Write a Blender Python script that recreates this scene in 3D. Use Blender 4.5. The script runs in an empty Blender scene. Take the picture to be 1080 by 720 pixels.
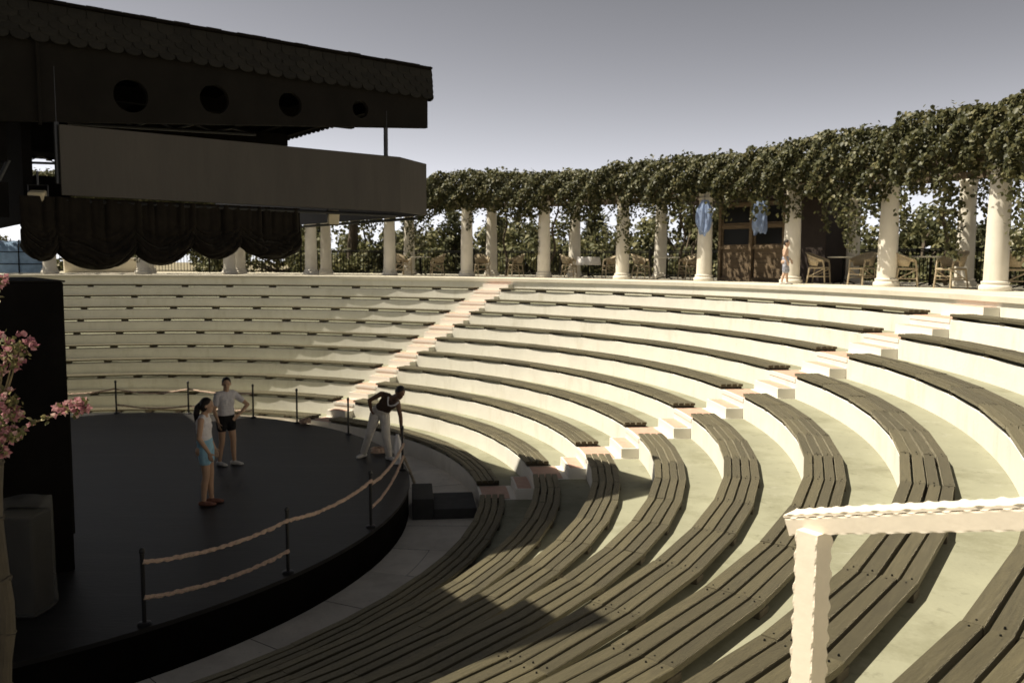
import bpy, bmesh, math, random
import numpy as np
from mathutils import Vector, Matrix
random.seed(7)
R_ = math.radians
sin, cos, pi = math.sin, math.cos, math.pi
scene = bpy.context.scene
COL = scene.collection

# ------------------------------------------------------------------ layout numbers (metres; eye of the camera is the origin)
CX, CY = -8.981, 13.386          # centre of the round stage and of the curved rows
SEAT1, RISE, R1, DEEP = -3.893, 0.3422, 8.462, 0.9
PAVE = SEAT1 - 0.44
DECK = SEAT1 + 0.12
TERR = -0.50
def P(r, th, z=0.0):
    return Vector((CX + r*cos(th), CY + r*sin(th), z))
def edgeA(r): return 0.069 - 0.117/r      # edges of the two stair aisles
def edgeB(r): return 0.113 + 0.374/r
def edgeC(r): return 1.037 - 0.135/r
def edgeD(r): return 1.084 + 0.099/r
FOC = 881.35
def ringpt(px, r, z=TERR, k=0.995):                # point of the ring of radius r that stands in direction px
    dx = (px-540)/FOC/1.0
    dx *= k
    a = dx*dx+1; b = -2*(CX*dx+CY); c = CX*CX+CY*CY-r*r
    y = (-b+math.sqrt(max(b*b-4*a*c, 0)))/(2*a)
    return Vector((dx*y, y, z))

# ------------------------------------------------------------------ materials
def nd(nt, t, **kw):
    n = nt.nodes.new(t)
    for k, v in kw.items(): setattr(n, k, v)
    return n
def mat(name, col, var=0.15, scale=6.0, rough=0.8, bump=0.0, bscale=None, island=0.0, coord='Object',
        stretch=(1, 1, 1), stain=None, spec=0.3, metal=0.0, col2=None, translucent=0.0, ramp=None, sheen=0.0):
    m = bpy.data.materials.new(name); m.use_nodes = True
    nt = m.node_tree; nt.nodes.clear()
    out = nd(nt, 'ShaderNodeOutputMaterial'); bs = nd(nt, 'ShaderNodeBsdfPrincipled')
    bs.inputs['Roughness'].default_value = rough
    bs.inputs['Metallic'].default_value = metal
    bs.inputs['Specular IOR Level'].default_value = spec
    if sheen:
        bs.inputs['Sheen Weight'].default_value = sheen; bs.inputs['Sheen Roughness'].default_value = 0.32; bs.inputs['Sheen Tint'].default_value = (1.0, 0.90, 0.66, 1)
    tc = nd(nt, 'ShaderNodeTexCoord'); mp = nd(nt, 'ShaderNodeMapping')
    mp.inputs['Scale'].default_value = stretch
    nt.links.new(tc.outputs[coord], mp.inputs['Vector'])
    vec = mp.outputs['Vector']
    nz = nd(nt, 'ShaderNodeTexNoise'); nz.inputs['Scale'].default_value = scale
    nz.inputs['Detail'].default_value = 6; nz.inputs['Roughness'].default_value = 0.62
    nt.links.new(vec, nz.inputs['Vector'])
    cr = nd(nt, 'ShaderNodeValToRGB')
    c2 = col2 or tuple(min(1, c*(1+var)) for c in col); c1 = tuple(c*(1-var) for c in col)
    cr.color_ramp.elements[0].color = (*c1, 1); cr.color_ramp.elements[1].color = (*c2, 1)
    cr.color_ramp.elements[0].position = 0.32; cr.color_ramp.elements[1].position = 0.68
    nt.links.new(nz.outputs['Fac'], cr.inputs['Fac'])
    color = cr.outputs['Color']
    if ramp or island:
        ge = nd(nt, 'ShaderNodeNewGeometry')
    if ramp:                                  # colour of each leaf / petal drawn at random
        rr = nd(nt, 'ShaderNodeValToRGB'); el = rr.color_ramp.elements
        while len(el) < len(ramp): el.new(0.5)
        for e, (p, c) in zip(el, ramp): e.position = p; e.color = (*c, 1)
        nt.links.new(ge.outputs['Random Per Island'], rr.inputs['Fac'])
        color = rr.outputs['Color']
    if island:
        mr = nd(nt, 'ShaderNodeMapRange'); mr.inputs['To Min'].default_value = 1-island; mr.inputs['To Max'].default_value = 1+island
        nt.links.new(ge.outputs['Random Per Island'], mr.inputs['Value'])
        vm = nd(nt, 'ShaderNodeVectorMath', operation='SCALE')
        nt.links.new(color, vm.inputs[0]); nt.links.new(mr.outputs['Result'], vm.inputs['Scale'])
        color = vm.outputs['Vector']
    for st in ([stain] if isinstance(stain, dict) else (stain or [])):
        n2 = nd(nt, 'ShaderNodeTexNoise'); n2.inputs['Scale'].default_value = st['scale']
        n2.inputs['Detail'].default_value = 8; n2.inputs['Roughness'].default_value = 0.7
        mp2 = nd(nt, 'ShaderNodeMapping'); mp2.inputs['Scale'].default_value = st.get('stretch', (1, 1, 1))
        mp2.inputs['Location'].default_value = st.get('off', (3.1, 1.7, 0.4))
        nt.links.new(tc.outputs[coord], mp2.inputs['Vector']); nt.links.new(mp2.outputs['Vector'], n2.inputs['Vector'])
        r2 = nd(nt, 'ShaderNodeValToRGB')
        r2.color_ramp.elements[0].position = st['lo']; r2.color_ramp.elements[1].position = st['hi']
        nt.links.new(n2.outputs['Fac'], r2.inputs['Fac'])
        mx = nd(nt, 'ShaderNodeMix', data_type='RGBA'); ml = nd(nt, 'ShaderNodeMath', operation='MULTIPLY')
        ml.inputs[1].default_value = st.get('amt', 0.7)
        nt.links.new(r2.outputs['Color'], ml.inputs[0]); nt.links.new(ml.outputs[0], mx.inputs['Factor'])
        nt.links.new(color, mx.inputs['A']); mx.inputs['B'].default_value = (*st['col'], 1)
        color = mx.outputs['Result']
    nt.links.new(color, bs.inputs['Base Color'])
    if bump:
        nb = nd(nt, 'ShaderNodeTexNoise'); nb.inputs['Scale'].default_value = bscale or scale*3
        nb.inputs['Detail'].default_value = 5
        nt.links.new(vec, nb.inputs['Vector'])
        bp = nd(nt, 'ShaderNodeBump'); bp.inputs['Strength'].default_value = bump; bp.inputs['Distance'].default_value = 0.02
        nt.links.new(nb.outputs['Fac'], bp.inputs['Height']); nt.links.new(bp.outputs['Normal'], bs.inputs['Normal'])
    if translucent:
        tr = nd(nt, 'ShaderNodeBsdfTranslucent'); ms = nd(nt, 'ShaderNodeMixShader')
        ms.inputs['Fac'].default_value = translucent
        nt.links.new(color, tr.inputs['Color']); nt.links.new(bs.outputs[0], ms.inputs[1]); nt.links.new(tr.outputs[0], ms.inputs[2])
        nt.links.new(ms.outputs[0], out.inputs['Surface'])
    else:
        nt.links.new(bs.outputs[0], out.inputs['Surface'])
    return m

M = {}
M['riser'] = mat('white_painted_concrete', (0.74, 0.705, 0.625), 0.06, 1.3, 0.75, 0.15, 25, coord='UV',
                 stain=[dict(scale=1.2, stretch=(2.2, 0.5, 1), lo=0.52, hi=0.76, col=(0.50, 0.46, 0.36), amt=0.55),
                        dict(scale=9, lo=0.60, hi=0.72, col=(0.42, 0.38, 0.29), amt=0.45, off=(7, 2, 0))])
M['tread'] = mat('grey_green_painted_concrete', (0.262, 0.258, 0.182), 0.09, 1.1, 0.8, 0.2, 30,
                 stain=[dict(scale=0.9, lo=0.49, hi=0.62, col=(0.165, 0.16, 0.10), amt=0.62),
                        dict(scale=7, lo=0.58, hi=0.70, col=(0.12, 0.115, 0.075), amt=0.6, off=(9, 4, 2)),
                        dict(scale=2.3, lo=0.60, hi=0.76, col=(0.42, 0.41, 0.34), amt=0.5, off=(1, 8, 2))])
M['terrace'] = mat('cream_terrace_paving', (0.62, 0.57, 0.46), 0.08, 1.5, 0.8, 0.15, 20,
                   stain=dict(scale=1.3, lo=0.5, hi=0.75, col=(0.45, 0.40, 0.31), amt=0.6))
M['plank'] = mat('weathered_plank', (0.074, 0.063, 0.034), 0.32, 5.0, 0.78, 0.5, 40, island=0.34, coord='UV', stretch=(0.7, 14, 1), sheen=0.60,
                 stain=[dict(scale=2.4, stretch=(1.0, 4, 1), lo=0.55, hi=0.70, col=(0.042, 0.035, 0.023), amt=0.55),
                        dict(scale=40, stretch=(0.8, 1.6, 1), lo=0.73, hi=0.76, col=(0.42, 0.38, 0.30), amt=0.6, off=(5, 2, 0)),
                        dict(scale=3.3, stretch=(0.5, 5, 1), lo=0.58, hi=0.75, col=(0.150, 0.135, 0.092), amt=0.5, off=(2, 9, 0))])
M['support'] = mat('bench_support_wood', (0.06, 0.05, 0.035), 0.2, 8, 0.85)
M['pink'] = mat('terracotta_tile', (0.52, 0.335, 0.25), 0.10, 9, 0.7, 0.2, 40,
                stain=dict(scale=5, lo=0.55, hi=0.75, col=(0.60, 0.47, 0.38), amt=0.6))
M['slab'] = mat('stone_slab', (0.66, 0.61, 0.52), 0.10, 2.2, 0.75, 0.3, 25, island=0.08,
                stain=[dict(scale=1.7, lo=0.5, hi=0.72, col=(0.46, 0.41, 0.34), amt=0.6),
                       dict(scale=14, lo=0.62, hi=0.70, col=(0.12, 0.105, 0.085), amt=0.5, off=(2, 6, 1))])
M['joint'] = mat('slab_joint', (0.06, 0.055, 0.045), 0.2, 5, 0.9)
M['deck'] = mat('black_stage_floor', (0.0155, 0.0142, 0.0125), 0.25, 1.2, 0.5, 0.12, 12, spec=0.35, stretch=(0.5, 2.2, 1),
                stain=[dict(scale=1.1, stretch=(0.35, 2.6, 1), lo=0.5, hi=0.78, col=(0.036, 0.033, 0.029), amt=0.85),
                       dict(scale=6, stretch=(0.5, 3, 1), lo=0.62, hi=0.75, col=(0.065, 0.06, 0.052), amt=0.5, off=(4, 4, 1))])
M['black'] = mat('black_cladding', (0.0075, 0.0065, 0.0056), 0.25, 2, 0.9, 0.1, 12, spec=0.03)
M['blackmetal'] = mat('black_metal', (0.012, 0.012, 0.013), 0.2, 12, 0.4, spec=0.5)
M['steptop'] = mat('dark_step', (0.045, 0.044, 0.042), 0.2, 5, 0.75)
M['rope'] = mat('orange_rope', (0.60, 0.43, 0.33), 0.25, 30, 0.85, 0.6, 90, stain=dict(scale=18, lo=0.52, hi=0.62, col=(0.62, 0.50, 0.36), amt=0.8))
M['oldrope'] = mat('grey_rope', (0.40, 0.34, 0.26), 0.4, 40, 0.9, 0.6, 90)
M['shingle'] = mat('dark_shingle', (0.0135, 0.012, 0.0092), 0.2, 8, 0.9, 0.3, 40, island=0.16)
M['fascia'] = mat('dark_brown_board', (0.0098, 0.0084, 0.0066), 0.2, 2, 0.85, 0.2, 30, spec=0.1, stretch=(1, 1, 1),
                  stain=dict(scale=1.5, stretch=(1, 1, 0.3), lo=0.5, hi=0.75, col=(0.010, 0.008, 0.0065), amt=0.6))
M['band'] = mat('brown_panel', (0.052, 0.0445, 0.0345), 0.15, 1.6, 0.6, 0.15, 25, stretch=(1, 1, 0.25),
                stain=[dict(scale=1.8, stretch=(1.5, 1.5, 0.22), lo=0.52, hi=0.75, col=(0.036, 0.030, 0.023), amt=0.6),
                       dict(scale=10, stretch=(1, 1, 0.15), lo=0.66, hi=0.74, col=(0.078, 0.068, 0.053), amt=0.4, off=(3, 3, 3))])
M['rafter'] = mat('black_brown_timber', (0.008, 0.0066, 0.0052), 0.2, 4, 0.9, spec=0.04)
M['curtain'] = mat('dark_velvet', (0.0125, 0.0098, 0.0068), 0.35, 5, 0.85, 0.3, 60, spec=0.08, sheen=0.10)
M['plaster'] = mat('white_column_plaster', (0.70, 0.655, 0.565), 0.06, 2.5, 0.8, 0.04, 25,
                   stain=[dict(scale=2.2, stretch=(1, 1, 0.4), lo=0.52, hi=0.74, col=(0.44, 0.40, 0.32), amt=0.6),
                          dict(scale=12, stretch=(1, 1, 0.3), lo=0.64, hi=0.72, col=(0.33, 0.29, 0.22), amt=0.4, off=(6, 1, 2))])
M['beam'] = mat('pergola_timber', (0.10, 0.075, 0.05), 0.2, 6, 0.8)
M['vineleaf'] = mat('vine_leaf', (0.07, 0.085, 0.03), rough=0.5, spec=0.35, translucent=0.32,
                    ramp=[(0.0, (0.040, 0.044, 0.018)), (0.5, (0.082, 0.084, 0.034)), (0.85, (0.14, 0.132, 0.056)), (1.0, (0.22, 0.195, 0.095))])
M['treeleaf'] = mat('broad_leaf', (0.06, 0.07, 0.03), rough=0.6, translucent=0.3,
                    ramp=[(0.0, (0.048, 0.053, 0.022)), (0.5, (0.115, 0.118, 0.050)), (1.0, (0.24, 0.22, 0.105))])
M['needle'] = mat('conifer_needle', (0.04, 0.05, 0.025), rough=0.7, translucent=0.15,
                  ramp=[(0.0, (0.042, 0.047, 0.023)), (0.6, (0.098, 0.103, 0.049)), (1.0, (0.19, 0.175, 0.088))])
M['bark'] = mat('bark', (0.085, 0.066, 0.046), 0.35, 8, 0.9, 0.6, 30, stretch=(1, 1, 0.3))
M['palebark'] = mat('pale_grey_bark', (0.058, 0.048, 0.036), 0.45, 9, 0.9, 0.6, 30, stretch=(1, 1, 0.3))
M['vinebark'] = mat('vine_stem_bark', (0.07, 0.055, 0.038), 0.3, 12, 0.9)
M['iron'] = mat('black_iron', (0.010, 0.010, 0.009), 0.2, 10, 0.85, spec=0.08)
M['kiosk'] = mat('kiosk_wood', (0.140, 0.100, 0.060), 0.25, 3, 0.65, 0.3, 30, stretch=(1, 1, 7), island=0.15,
                 stain=dict(scale=2, lo=0.5, hi=0.72, col=(0.055, 0.037, 0.021), amt=0.5))
M['kioskdark'] = mat('dark_maroon_panel', (0.028, 0.019, 0.015), 0.2, 4, 0.7)
M['rattan'] = mat('rattan', (0.40, 0.325, 0.215), 0.2, 30, 0.6, 0.5, 90)
M['rattandark'] = mat('shaded_weave_rattan', (0.20, 0.15, 0.095), 0.25, 30, 0.7, 0.5, 90)
M['tabletop'] = mat('pale_table_top', (0.62, 0.58, 0.48), 0.06, 6, 0.45)
M['cloth'] = mat('white_cloth', (0.86, 0.83, 0.80), 0.04, 8, 0.9)
M['whitewood'] = mat('rough_white_timber', (0.73, 0.645, 0.53), 0.05, 14, 0.75, 0.04, 60, stretch=(1, 1, 1),
                     stain=[dict(scale=9, stretch=(1, 1, 2), lo=0.62, hi=0.78, col=(0.60, 0.50, 0.39), amt=0.5),
                            dict(scale=45, lo=0.70, hi=0.76, col=(0.40, 0.31, 0.23), amt=0.4, off=(2, 5, 3))])
M['ground'] = mat('dry_ground', (0.24, 0.20, 0.13), 0.25, 0.2, 0.95, stain=dict(scale=0.05, lo=0.45, hi=0.65, col=(0.11, 0.11, 0.055), amt=0.8))
M['skinlight'] = mat('skin_tan', (0.52, 0.33, 0.22), 0.06, 9, 0.55)
M['skinpale'] = mat('skin_light_tan', (0.52, 0.35, 0.25), 0.06, 9, 0.55)
M['skindark'] = mat('skin_deep_tan', (0.16, 0.088, 0.055), 0.06, 9, 0.5)
M['hair'] = mat('dark_hair', (0.016, 0.012, 0.010), 0.3, 40, 0.5, 0.5, 120)
M['teewhite'] = mat('white_cotton', (0.80, 0.76, 0.75), 0.05, 12, 0.9, 0.9, 14)
M['teegrey'] = mat('pale_grey_cotton', (0.68, 0.65, 0.66), 0.06, 12, 0.9, 0.9, 14)
M['denim'] = mat('light_blue_denim', (0.30, 0.52, 0.66), 0.12, 14, 0.9, 0.3, 40)
M['blackcloth'] = mat('black_cotton', (0.012, 0.011, 0.012), 0.2, 12, 0.9)
M['greycloth'] = mat('grey_trousers', (0.62, 0.58, 0.53), 0.08, 12, 0.9, 0.9, 14)
M['patterned'] = mat('patterned_swim_shorts', (0.24, 0.25, 0.30), 0.1, 22, 0.85, stain=dict(scale=16, lo=0.5, hi=0.56, col=(0.55, 0.55, 0.60), amt=0.8))
M['browncloth'] = mat('brown_vest', (0.075, 0.048, 0.036), 0.12, 12, 0.9)
M['shoewhite'] = mat('white_shoe', (0.70, 0.67, 0.63), 0.05, 12, 0.7)
M['shoered'] = mat('reddish_shoe', (0.22, 0.10, 0.07), 0.1, 12, 0.7)
M['dark'] = mat('eye_dark', (0.01, 0.008, 0.007), 0.1, 10, 0.3)
M['petal'] = mat('bougainvillea_bract', (0.55, 0.22, 0.28), rough=0.6, translucent=0.35,
                 ramp=[(0.0, (0.30, 0.11, 0.14)), (0.4, (0.48, 0.22, 0.245)), (0.8, (0.58, 0.33, 0.335)), (1.0, (0.62, 0.46, 0.39))])
M['bleaf'] = mat('bougainvillea_leaf', (0.16, 0.16, 0.06), rough=0.6, translucent=0.3,
                 ramp=[(0.0, (0.07, 0.075, 0.028)), (0.6, (0.20, 0.19, 0.08)), (1.0, (0.34, 0.29, 0.14))])
M['twig'] = mat('twig', (0.15, 0.115, 0.06), 0.2, 20, 0.8)
M['flood'] = mat('lamp_housing', (0.46, 0.39, 0.26), 0.1, 10, 0.6)
M['roofbeige'] = mat('beige_roof', (0.40, 0.37, 0.28), 0.1, 3, 0.8)
M['wallbeige'] = mat('beige_wall', (0.42, 0.38, 0.31), 0.1, 3, 0.85)
M['stucco'] = mat('whitewashed_wall', (0.66, 0.61, 0.50), 0.1, 2, 0.85, stain=dict(scale=3, lo=0.5, hi=0.7, col=(0.45, 0.40, 0.30), amt=0.6))

def glassmat(name, col, rough=0.05):
    m = bpy.data.materials.new(name); m.use_nodes = True
    b = m.node_tree.nodes['Principled BSDF']
    nz = nd(m.node_tree, 'ShaderNodeTexNoise'); nz.inputs['Scale'].default_value = 3
    cr = nd(m.node_tree, 'ShaderNodeValToRGB')
    cr.color_ramp.elements[0].color = (*[c*0.7 for c in col], 1); cr.color_ramp.elements[1].color = (*col, 1)
    m.node_tree.links.new(nz.outputs['Fac'], cr.inputs['Fac']); m.node_tree.links.new(cr.outputs['Color'], b.inputs['Base Color'])
    b.inputs['Roughness'].default_value = rough; b.inputs['Specular IOR Level'].default_value = 0.12
    return m
M['glass'] = glassmat('dark_window_glass', (0.012, 0.012, 0.011), 0.35)
def plastic(name, col, see, rough=0.3, lo=0.6, hi=1.25, sc_=7, bmp=0.5):
    m = bpy.data.materials.new(name); m.use_nodes = True
    nt = m.node_tree; nt.nodes.clear()
    out = nd(nt, 'ShaderNodeOutputMaterial'); bs = nd(nt, 'ShaderNodeBsdfPrincipled')
    nz = nd(nt, 'ShaderNodeTexNoise'); nz.inputs['Scale'].default_value = sc_
    tc = nd(nt, 'ShaderNodeTexCoord'); nt.links.new(tc.outputs['Object'], nz.inputs['Vector'])
    cr = nd(nt, 'ShaderNodeValToRGB')
    cr.color_ramp.elements[0].color = (*[c*lo for c in col], 1); cr.color_ramp.elements[1].color = (*[min(1, c*hi) for c in col], 1)
    nt.links.new(nz.outputs['Fac'], cr.inputs['Fac']); nt.links.new(cr.outputs['Color'], bs.inputs['Base Color'])
    bs.inputs['Roughness'].default_value = rough
    bp = nd(nt, 'ShaderNodeBump'); bp.inputs['Strength'].default_value = bmp
    nt.links.new(nz.outputs['Fac'], bp.inputs['Height']); nt.links.new(bp.outputs['Normal'], bs.inputs['Normal'])
    tl = nd(nt, 'ShaderNodeBsdfTranslucent'); nt.links.new(cr.outputs['Color'], tl.inputs['Color'])
    tp = nd(nt, 'ShaderNodeBsdfTransparent')
    a = nd(nt, 'ShaderNodeMixShader'); a.inputs['Fac'].default_value = 0.45
    b = nd(nt, 'ShaderNodeMixShader'); b.inputs['Fac'].default_value = see
    nt.links.new(bs.outputs[0], a.inputs[1]); nt.links.new(tl.outputs[0], a.inputs[2])
    nt.links.new(a.outputs[0], b.inputs[1]); nt.links.new(tp.outputs[0], b.inputs[2])
    nt.links.new(b.outputs[0], out.inputs['Surface'])
    return m
M['bluebag'] = plastic('blue_plastic_bag', (0.42, 0.53, 0.76), 0.12)
M['clearsheet'] = plastic('clear_plastic_sheet', (0.42, 0.41, 0.38), 0.76, 0.10, 0.85, 1.15, 5, 1.0)
M['bluesheet'] = plastic('blue_plastic_sheet', (0.30, 0.42, 0.58), 0.05)

# ------------------------------------------------------------------ mesh helpers
class MB:
    def __init__(s): s.v = []; s.f = []; s.uv = {}; s.mi = []; s.m = 0; s.sm = []; s.smooth = False
    def vert(s, p): s.v.append((p[0], p[1], p[2])); return len(s.v)-1
    def face(s, idx, uv=None):
        if uv: s.uv[len(s.f)] = uv
        s.f.append(tuple(idx)); s.mi.append(s.m); s.sm.append(s.smooth)
    def quad(s, a, b, c, d, uv=None):
        i = [s.vert(x) for x in (a, b, c, d)]; s.face(i, uv)
    def box(s, c, size, ax=None, bev=0.0):
        """box with centre c, full size, optional 3 axes"""
        ax = ax or (Vector((1, 0, 0)), Vector((0, 1, 0)), Vector((0, 0, 1)))
        c = Vector(c); h = [q/2 for q in size]
        if bev <= 0:
            ids = [s.vert(c+ax[0]*(h[0]*i)+ax[1]*(h[1]*j)+ax[2]*(h[2]*k)) for k in (-1, 1) for j in (-1, 1) for i in (-1, 1)]
            for q in ((0, 2, 3, 1), (4, 5, 7, 6), (0, 1, 5, 4), (2, 6, 7, 3), (0, 4, 6, 2), (1, 3, 7, 5)): s.face([ids[t] for t in q])
            return
        b = min(bev, min(h)*0.9)
        bm = bmesh.new(); bmesh.ops.create_cube(bm, size=1)
        for v in bm.verts: v.co = Vector((v.co.x*size[0], v.co.y*size[1], v.co.z*size[2]))
        bmesh.ops.bevel(bm, geom=list(bm.edges), offset=b, segments=1, affect='EDGES')
        s.addbm(bm, lambda co: c+ax[0]*co.x+ax[1]*co.y+ax[2]*co.z)
    def addbm(s, bm, fn=lambda c: c):
        o = len(s.v)
        bm.verts.index_update()
        for v in bm.verts: s.vert(fn(v.co))
        for f in bm.faces: s.face([o+v.index for v in f.verts])
        bm.free()
    def lathe(s, prof, o=(0, 0, 0), n=24, ax=None, cap=True):
        """prof: list of (r, z)"""
        o = Vector(o); ax = ax or (Vector((1, 0, 0)), Vector((0, 1, 0)), Vector((0, 0, 1)))
        rows = []
        for r, z in prof:
            rows.append([s.vert(o+ax[0]*(r*cos(2*pi*k/n))+ax[1]*(r*sin(2*pi*k/n))+ax[2]*z) for k in range(n)])
        for a, b in zip(rows, rows[1:]):
            for k in range(n): s.face((a[k], a[(k+1) % n], b[(k+1) % n], b[k]))
        if cap:
            s.face(list(reversed(rows[0]))); s.face(rows[-1])
    def tube(s, pts, rad, n=8, cap=True):
        pts = [Vector(p) for p in pts]; rows = []
        rad = rad if hasattr(rad, '__len__') else [rad]*len(pts)
        up = Vector((0, 0, 1)); prevx = None
        for i, p in enumerate(pts):
            t = (pts[min(i+1, len(pts)-1)]-pts[max(i-1, 0)]).normalized()
            if prevx is None:
                x = t.cross(up)
                if x.length < 1e-3: x = t.cross(Vector((1, 0, 0)))
            else: x = prevx - t*prevx.dot(t)
            x.normalize(); y = t.cross(x); prevx = x
            rows.append([s.vert(p+x*(rad[i]*cos(2*pi*k/n))+y*(rad[i]*sin(2*pi*k/n))) for k in range(n)])
        for a, b in zip(rows, rows[1:]):
            for k in range(n): s.face((a[k], b[k], b[(k+1) % n], a[(k+1) % n]))
        if cap: s.face(rows[0]); s.face(list(reversed(rows[-1])))
    def ell(s, c, r, rot=None, nu=16, nv=10):
        c = Vector(c); rot = rot or Matrix.Identity(3)
        r = r if hasattr(r, '__len__') else (r, r, r)
        top = s.vert(c+rot@Vector((0, 0, r[2]))); bot = s.vert(c-rot@Vector((0, 0, r[2]))); rows = []
        for j in range(1, nv):
            a = pi*j/nv
            rows.append([s.vert(c+rot@Vector((r[0]*sin(a)*cos(2*pi*k/nu), r[1]*sin(a)*sin(2*pi*k/nu), r[2]*cos(a)))) for k in range(nu)])
        for k in range(nu):
            s.face((top, rows[0][k], rows[0][(k+1) % nu])); s.face((bot, rows[-1][(k+1) % nu], rows[-1][k]))
        for a, b in zip(rows, rows[1:]):
            for k in range(nu): s.face((a[k], b[k], b[(k+1) % nu], a[(k+1) % nu]))
    def cap(s, a, ra, b, rb, n=12):
        """tapered capsule"""
        a, b = Vector(a), Vector(b); t = (b-a); L = t.length
        if L < 1e-5: return s.ell(a, max(ra, rb))
        t /= L
        pts, rad = [], []
        for k in range(5):
            w = pi/2*(1-k/4); 
            pts.append(a-t*(ra*sin(w))); rad.append(max(ra*cos(w), 1e-4))
        for k in range(5):
            w = pi/2*k/4
            pts.append(b+t*(rb*sin(w))); rad.append(max(rb*cos(w), 1e-4))
        x = t.cross(Vector((0, 0, 1)))
        if x.length < 1e-3: x = t.cross(Vector((1, 0, 0)))
        x.normalize(); y = t.cross(x)
        rows = [[s.vert(p+x*(q*cos(2*pi*k/n))+y*(q*sin(2*pi*k/n))) for k in range(n)] for p, q in zip(pts, rad)]
        for A, B in zip(rows, rows[1:]):
            for k in range(n): s.face((A[k], B[k], B[(k+1) % n], A[(k+1) % n]))
        s.face(rows[0]); s.face(list(reversed(rows[-1])))
    def mesh(s, name, mats, off=None):
        me = bpy.data.meshes.new(name)
        vs = s.v if off is None else [(a-off[0], b-off[1], c-off[2]) for a, b, c in s.v]
        me.from_pydata(vs, [], s.f)
        mats = mats if isinstance(mats, (list, tuple)) else [mats]
        for m in mats: me.materials.append(M[m] if isinstance(m, str) else m)
        if len(mats) > 1: me.polygons.foreach_set('material_index', s.mi)
        if any(s.sm): me.polygons.foreach_set('use_smooth', s.sm)
        if s.uv:
            ul = me.uv_layers.new(name='UVMap'); d = ul.data
            for fi, uv in s.uv.items():
                ls = me.polygons[fi].loop_start
                for k, q in enumerate(uv): d[ls+k].uv = q
        me.update()
        return me
    def build(s, name, mats, parent=None, world=True):
        """link the collected shapes as one mesh object; world: coordinates are world ones and the parent's place is taken off"""
        off = None
        if parent is not None and world:
            q = parent
            off = Vector((0, 0, 0))
            while q is not None: off += q.location; q = q.parent
        o = bpy.data.objects.new(name, s.mesh(name, mats, off))
        COL.objects.link(o); o.parent = parent
        return o
def tag(o, label=None, cat=None, group=None, kind=None):
    if label: o['label'] = label
    if cat: o['category'] = cat
    if group: o['group'] = group
    if kind: o['kind'] = kind
    return o
def thing(name, label, cat, loc=(0, 0, 0), rotz=0.0, group=None):
    o = bpy.data.objects.new(name, None); COL.objects.link(o)
    o.location = loc; o.rotation_euler = (0, 0, rotz); o.empty_display_size = 0.2
    return tag(o, label, cat, group)
def dup(o, loc, rotz, label=None, scale=None):
    kids = {}
    for c in bpy.data.objects:
        if c.parent: kids.setdefault(c.parent, []).append(c)
    def cp(q, par):
        c = q.copy(); COL.objects.link(c); c.parent = par
        for k in kids.get(q, []): cp(k, c)
        return c
    r = cp(o, None); r.location = loc; r.rotation_euler = (0, 0, rotz)
    if scale: r.scale = scale
    if label: r['label'] = label
    return r
def remeshed(mb, name, mats, parent, voxel, smooth=4):
    """join overlapping closed shapes into one continuous skin"""
    me = mb.mesh(name+'_raw', mats)
    o = bpy.data.objects.new(name+'_raw', me); COL.objects.link(o)
    md = o.modifiers.new('r', 'REMESH'); md.mode = 'VOXEL'; md.voxel_size = voxel
    sm = o.modifiers.new('s', 'SMOOTH'); sm.iterations = smooth; sm.factor = 0.5
    dg = bpy.context.evaluated_depsgraph_get()
    nm = bpy.data.meshes.new_from_object(o.evaluated_get(dg))
    nm.name = name
    bpy.data.objects.remove(o); bpy.data.meshes.remove(me)
    for p in nm.polygons: p.use_smooth = True
    if not nm.materials: nm.materials.append(M[mats])
    q = bpy.data.objects.new(name, nm); COL.objects.link(q); q.parent = parent
    return q

# ------------------------------------------------------------------ setting: ground, pavement, tiers, terrace
g = MB(); S = 3000
g.quad((-S, -S, -4.46), (S, -S, -4.46), (S, S, -4.46), (-S, S, -4.46))
tag(g.build('ground', 'ground'), kind='structure')

TH0, TH1 = R_(-82), R_(134)
NS = 144
def ring_strip(mb, r0, z0, r1, z1, a0, a1, n):
    mb.smooth = True
    va = []; 
    for k in range(n+1):
        th = a0+(a1-a0)*k/n
        va.append((mb.vert(P(r0, th, z0)), mb.vert(P(r1, th, z1)), th))
    for (a, b, t0), (c, d, t1) in zip(va, va[1:]):
        L = math.hypot(r1-r0, z1-z0); rm = (r0+r1)/2
        mb.face((a, c, d, b), ((t0*rm, z0+r0), (t1*rm, z0+r0), (t1*rm, z0+r0+L), (t0*rm, z0+r0+L)))
    mb.smooth = False
t = MB()
OV = 0.02
for i in range(10):
    r = R1+DEEP*i+OV; zt = SEAT1+RISE*i-0.10
    zb = PAVE-0.05 if i == 0 else zt-RISE
    t.m = 0; ring_strip(t, r, zb, r, zt-0.012, TH0, TH1, NS); ring_strip(t, r, zt-0.012, r+0.012, zt, TH0, TH1, NS)
    t.m = 1; ring_strip(t, r+0.012, zt, R1+DEEP*(i+1)+OV, zt, TH0, TH1, NS)
t.m = 0
RT = R1+9.0+OV
ring_strip(t, RT, TERR-0.415, RT, TERR-0.11, TH0, TH1, NS)
tag(t.build('seating_terraces', ['riser', 'tread']), kind='structure')
t = MB()
ring_strip(t, RT+0.03, TERR-0.11, RT-0.05, TERR-0.11, TH0, TH1, NS)
ring_strip(t, RT-0.05, TERR-0.11, RT-0.05, TERR-0.01, TH0, TH1, NS)
ring_strip(t, RT-0.05, TERR-0.01, RT-0.04, TERR, TH0, TH1, NS)
ring_strip(t, RT-0.04, TERR, 25.2, TERR, TH0, TH1, NS)
ring_strip(t, 25.2, TERR, 25.2, -4.5, TH0, TH1, NS)
tag(t.build('terrace_floor', 'terrace'), kind='structure')
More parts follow.
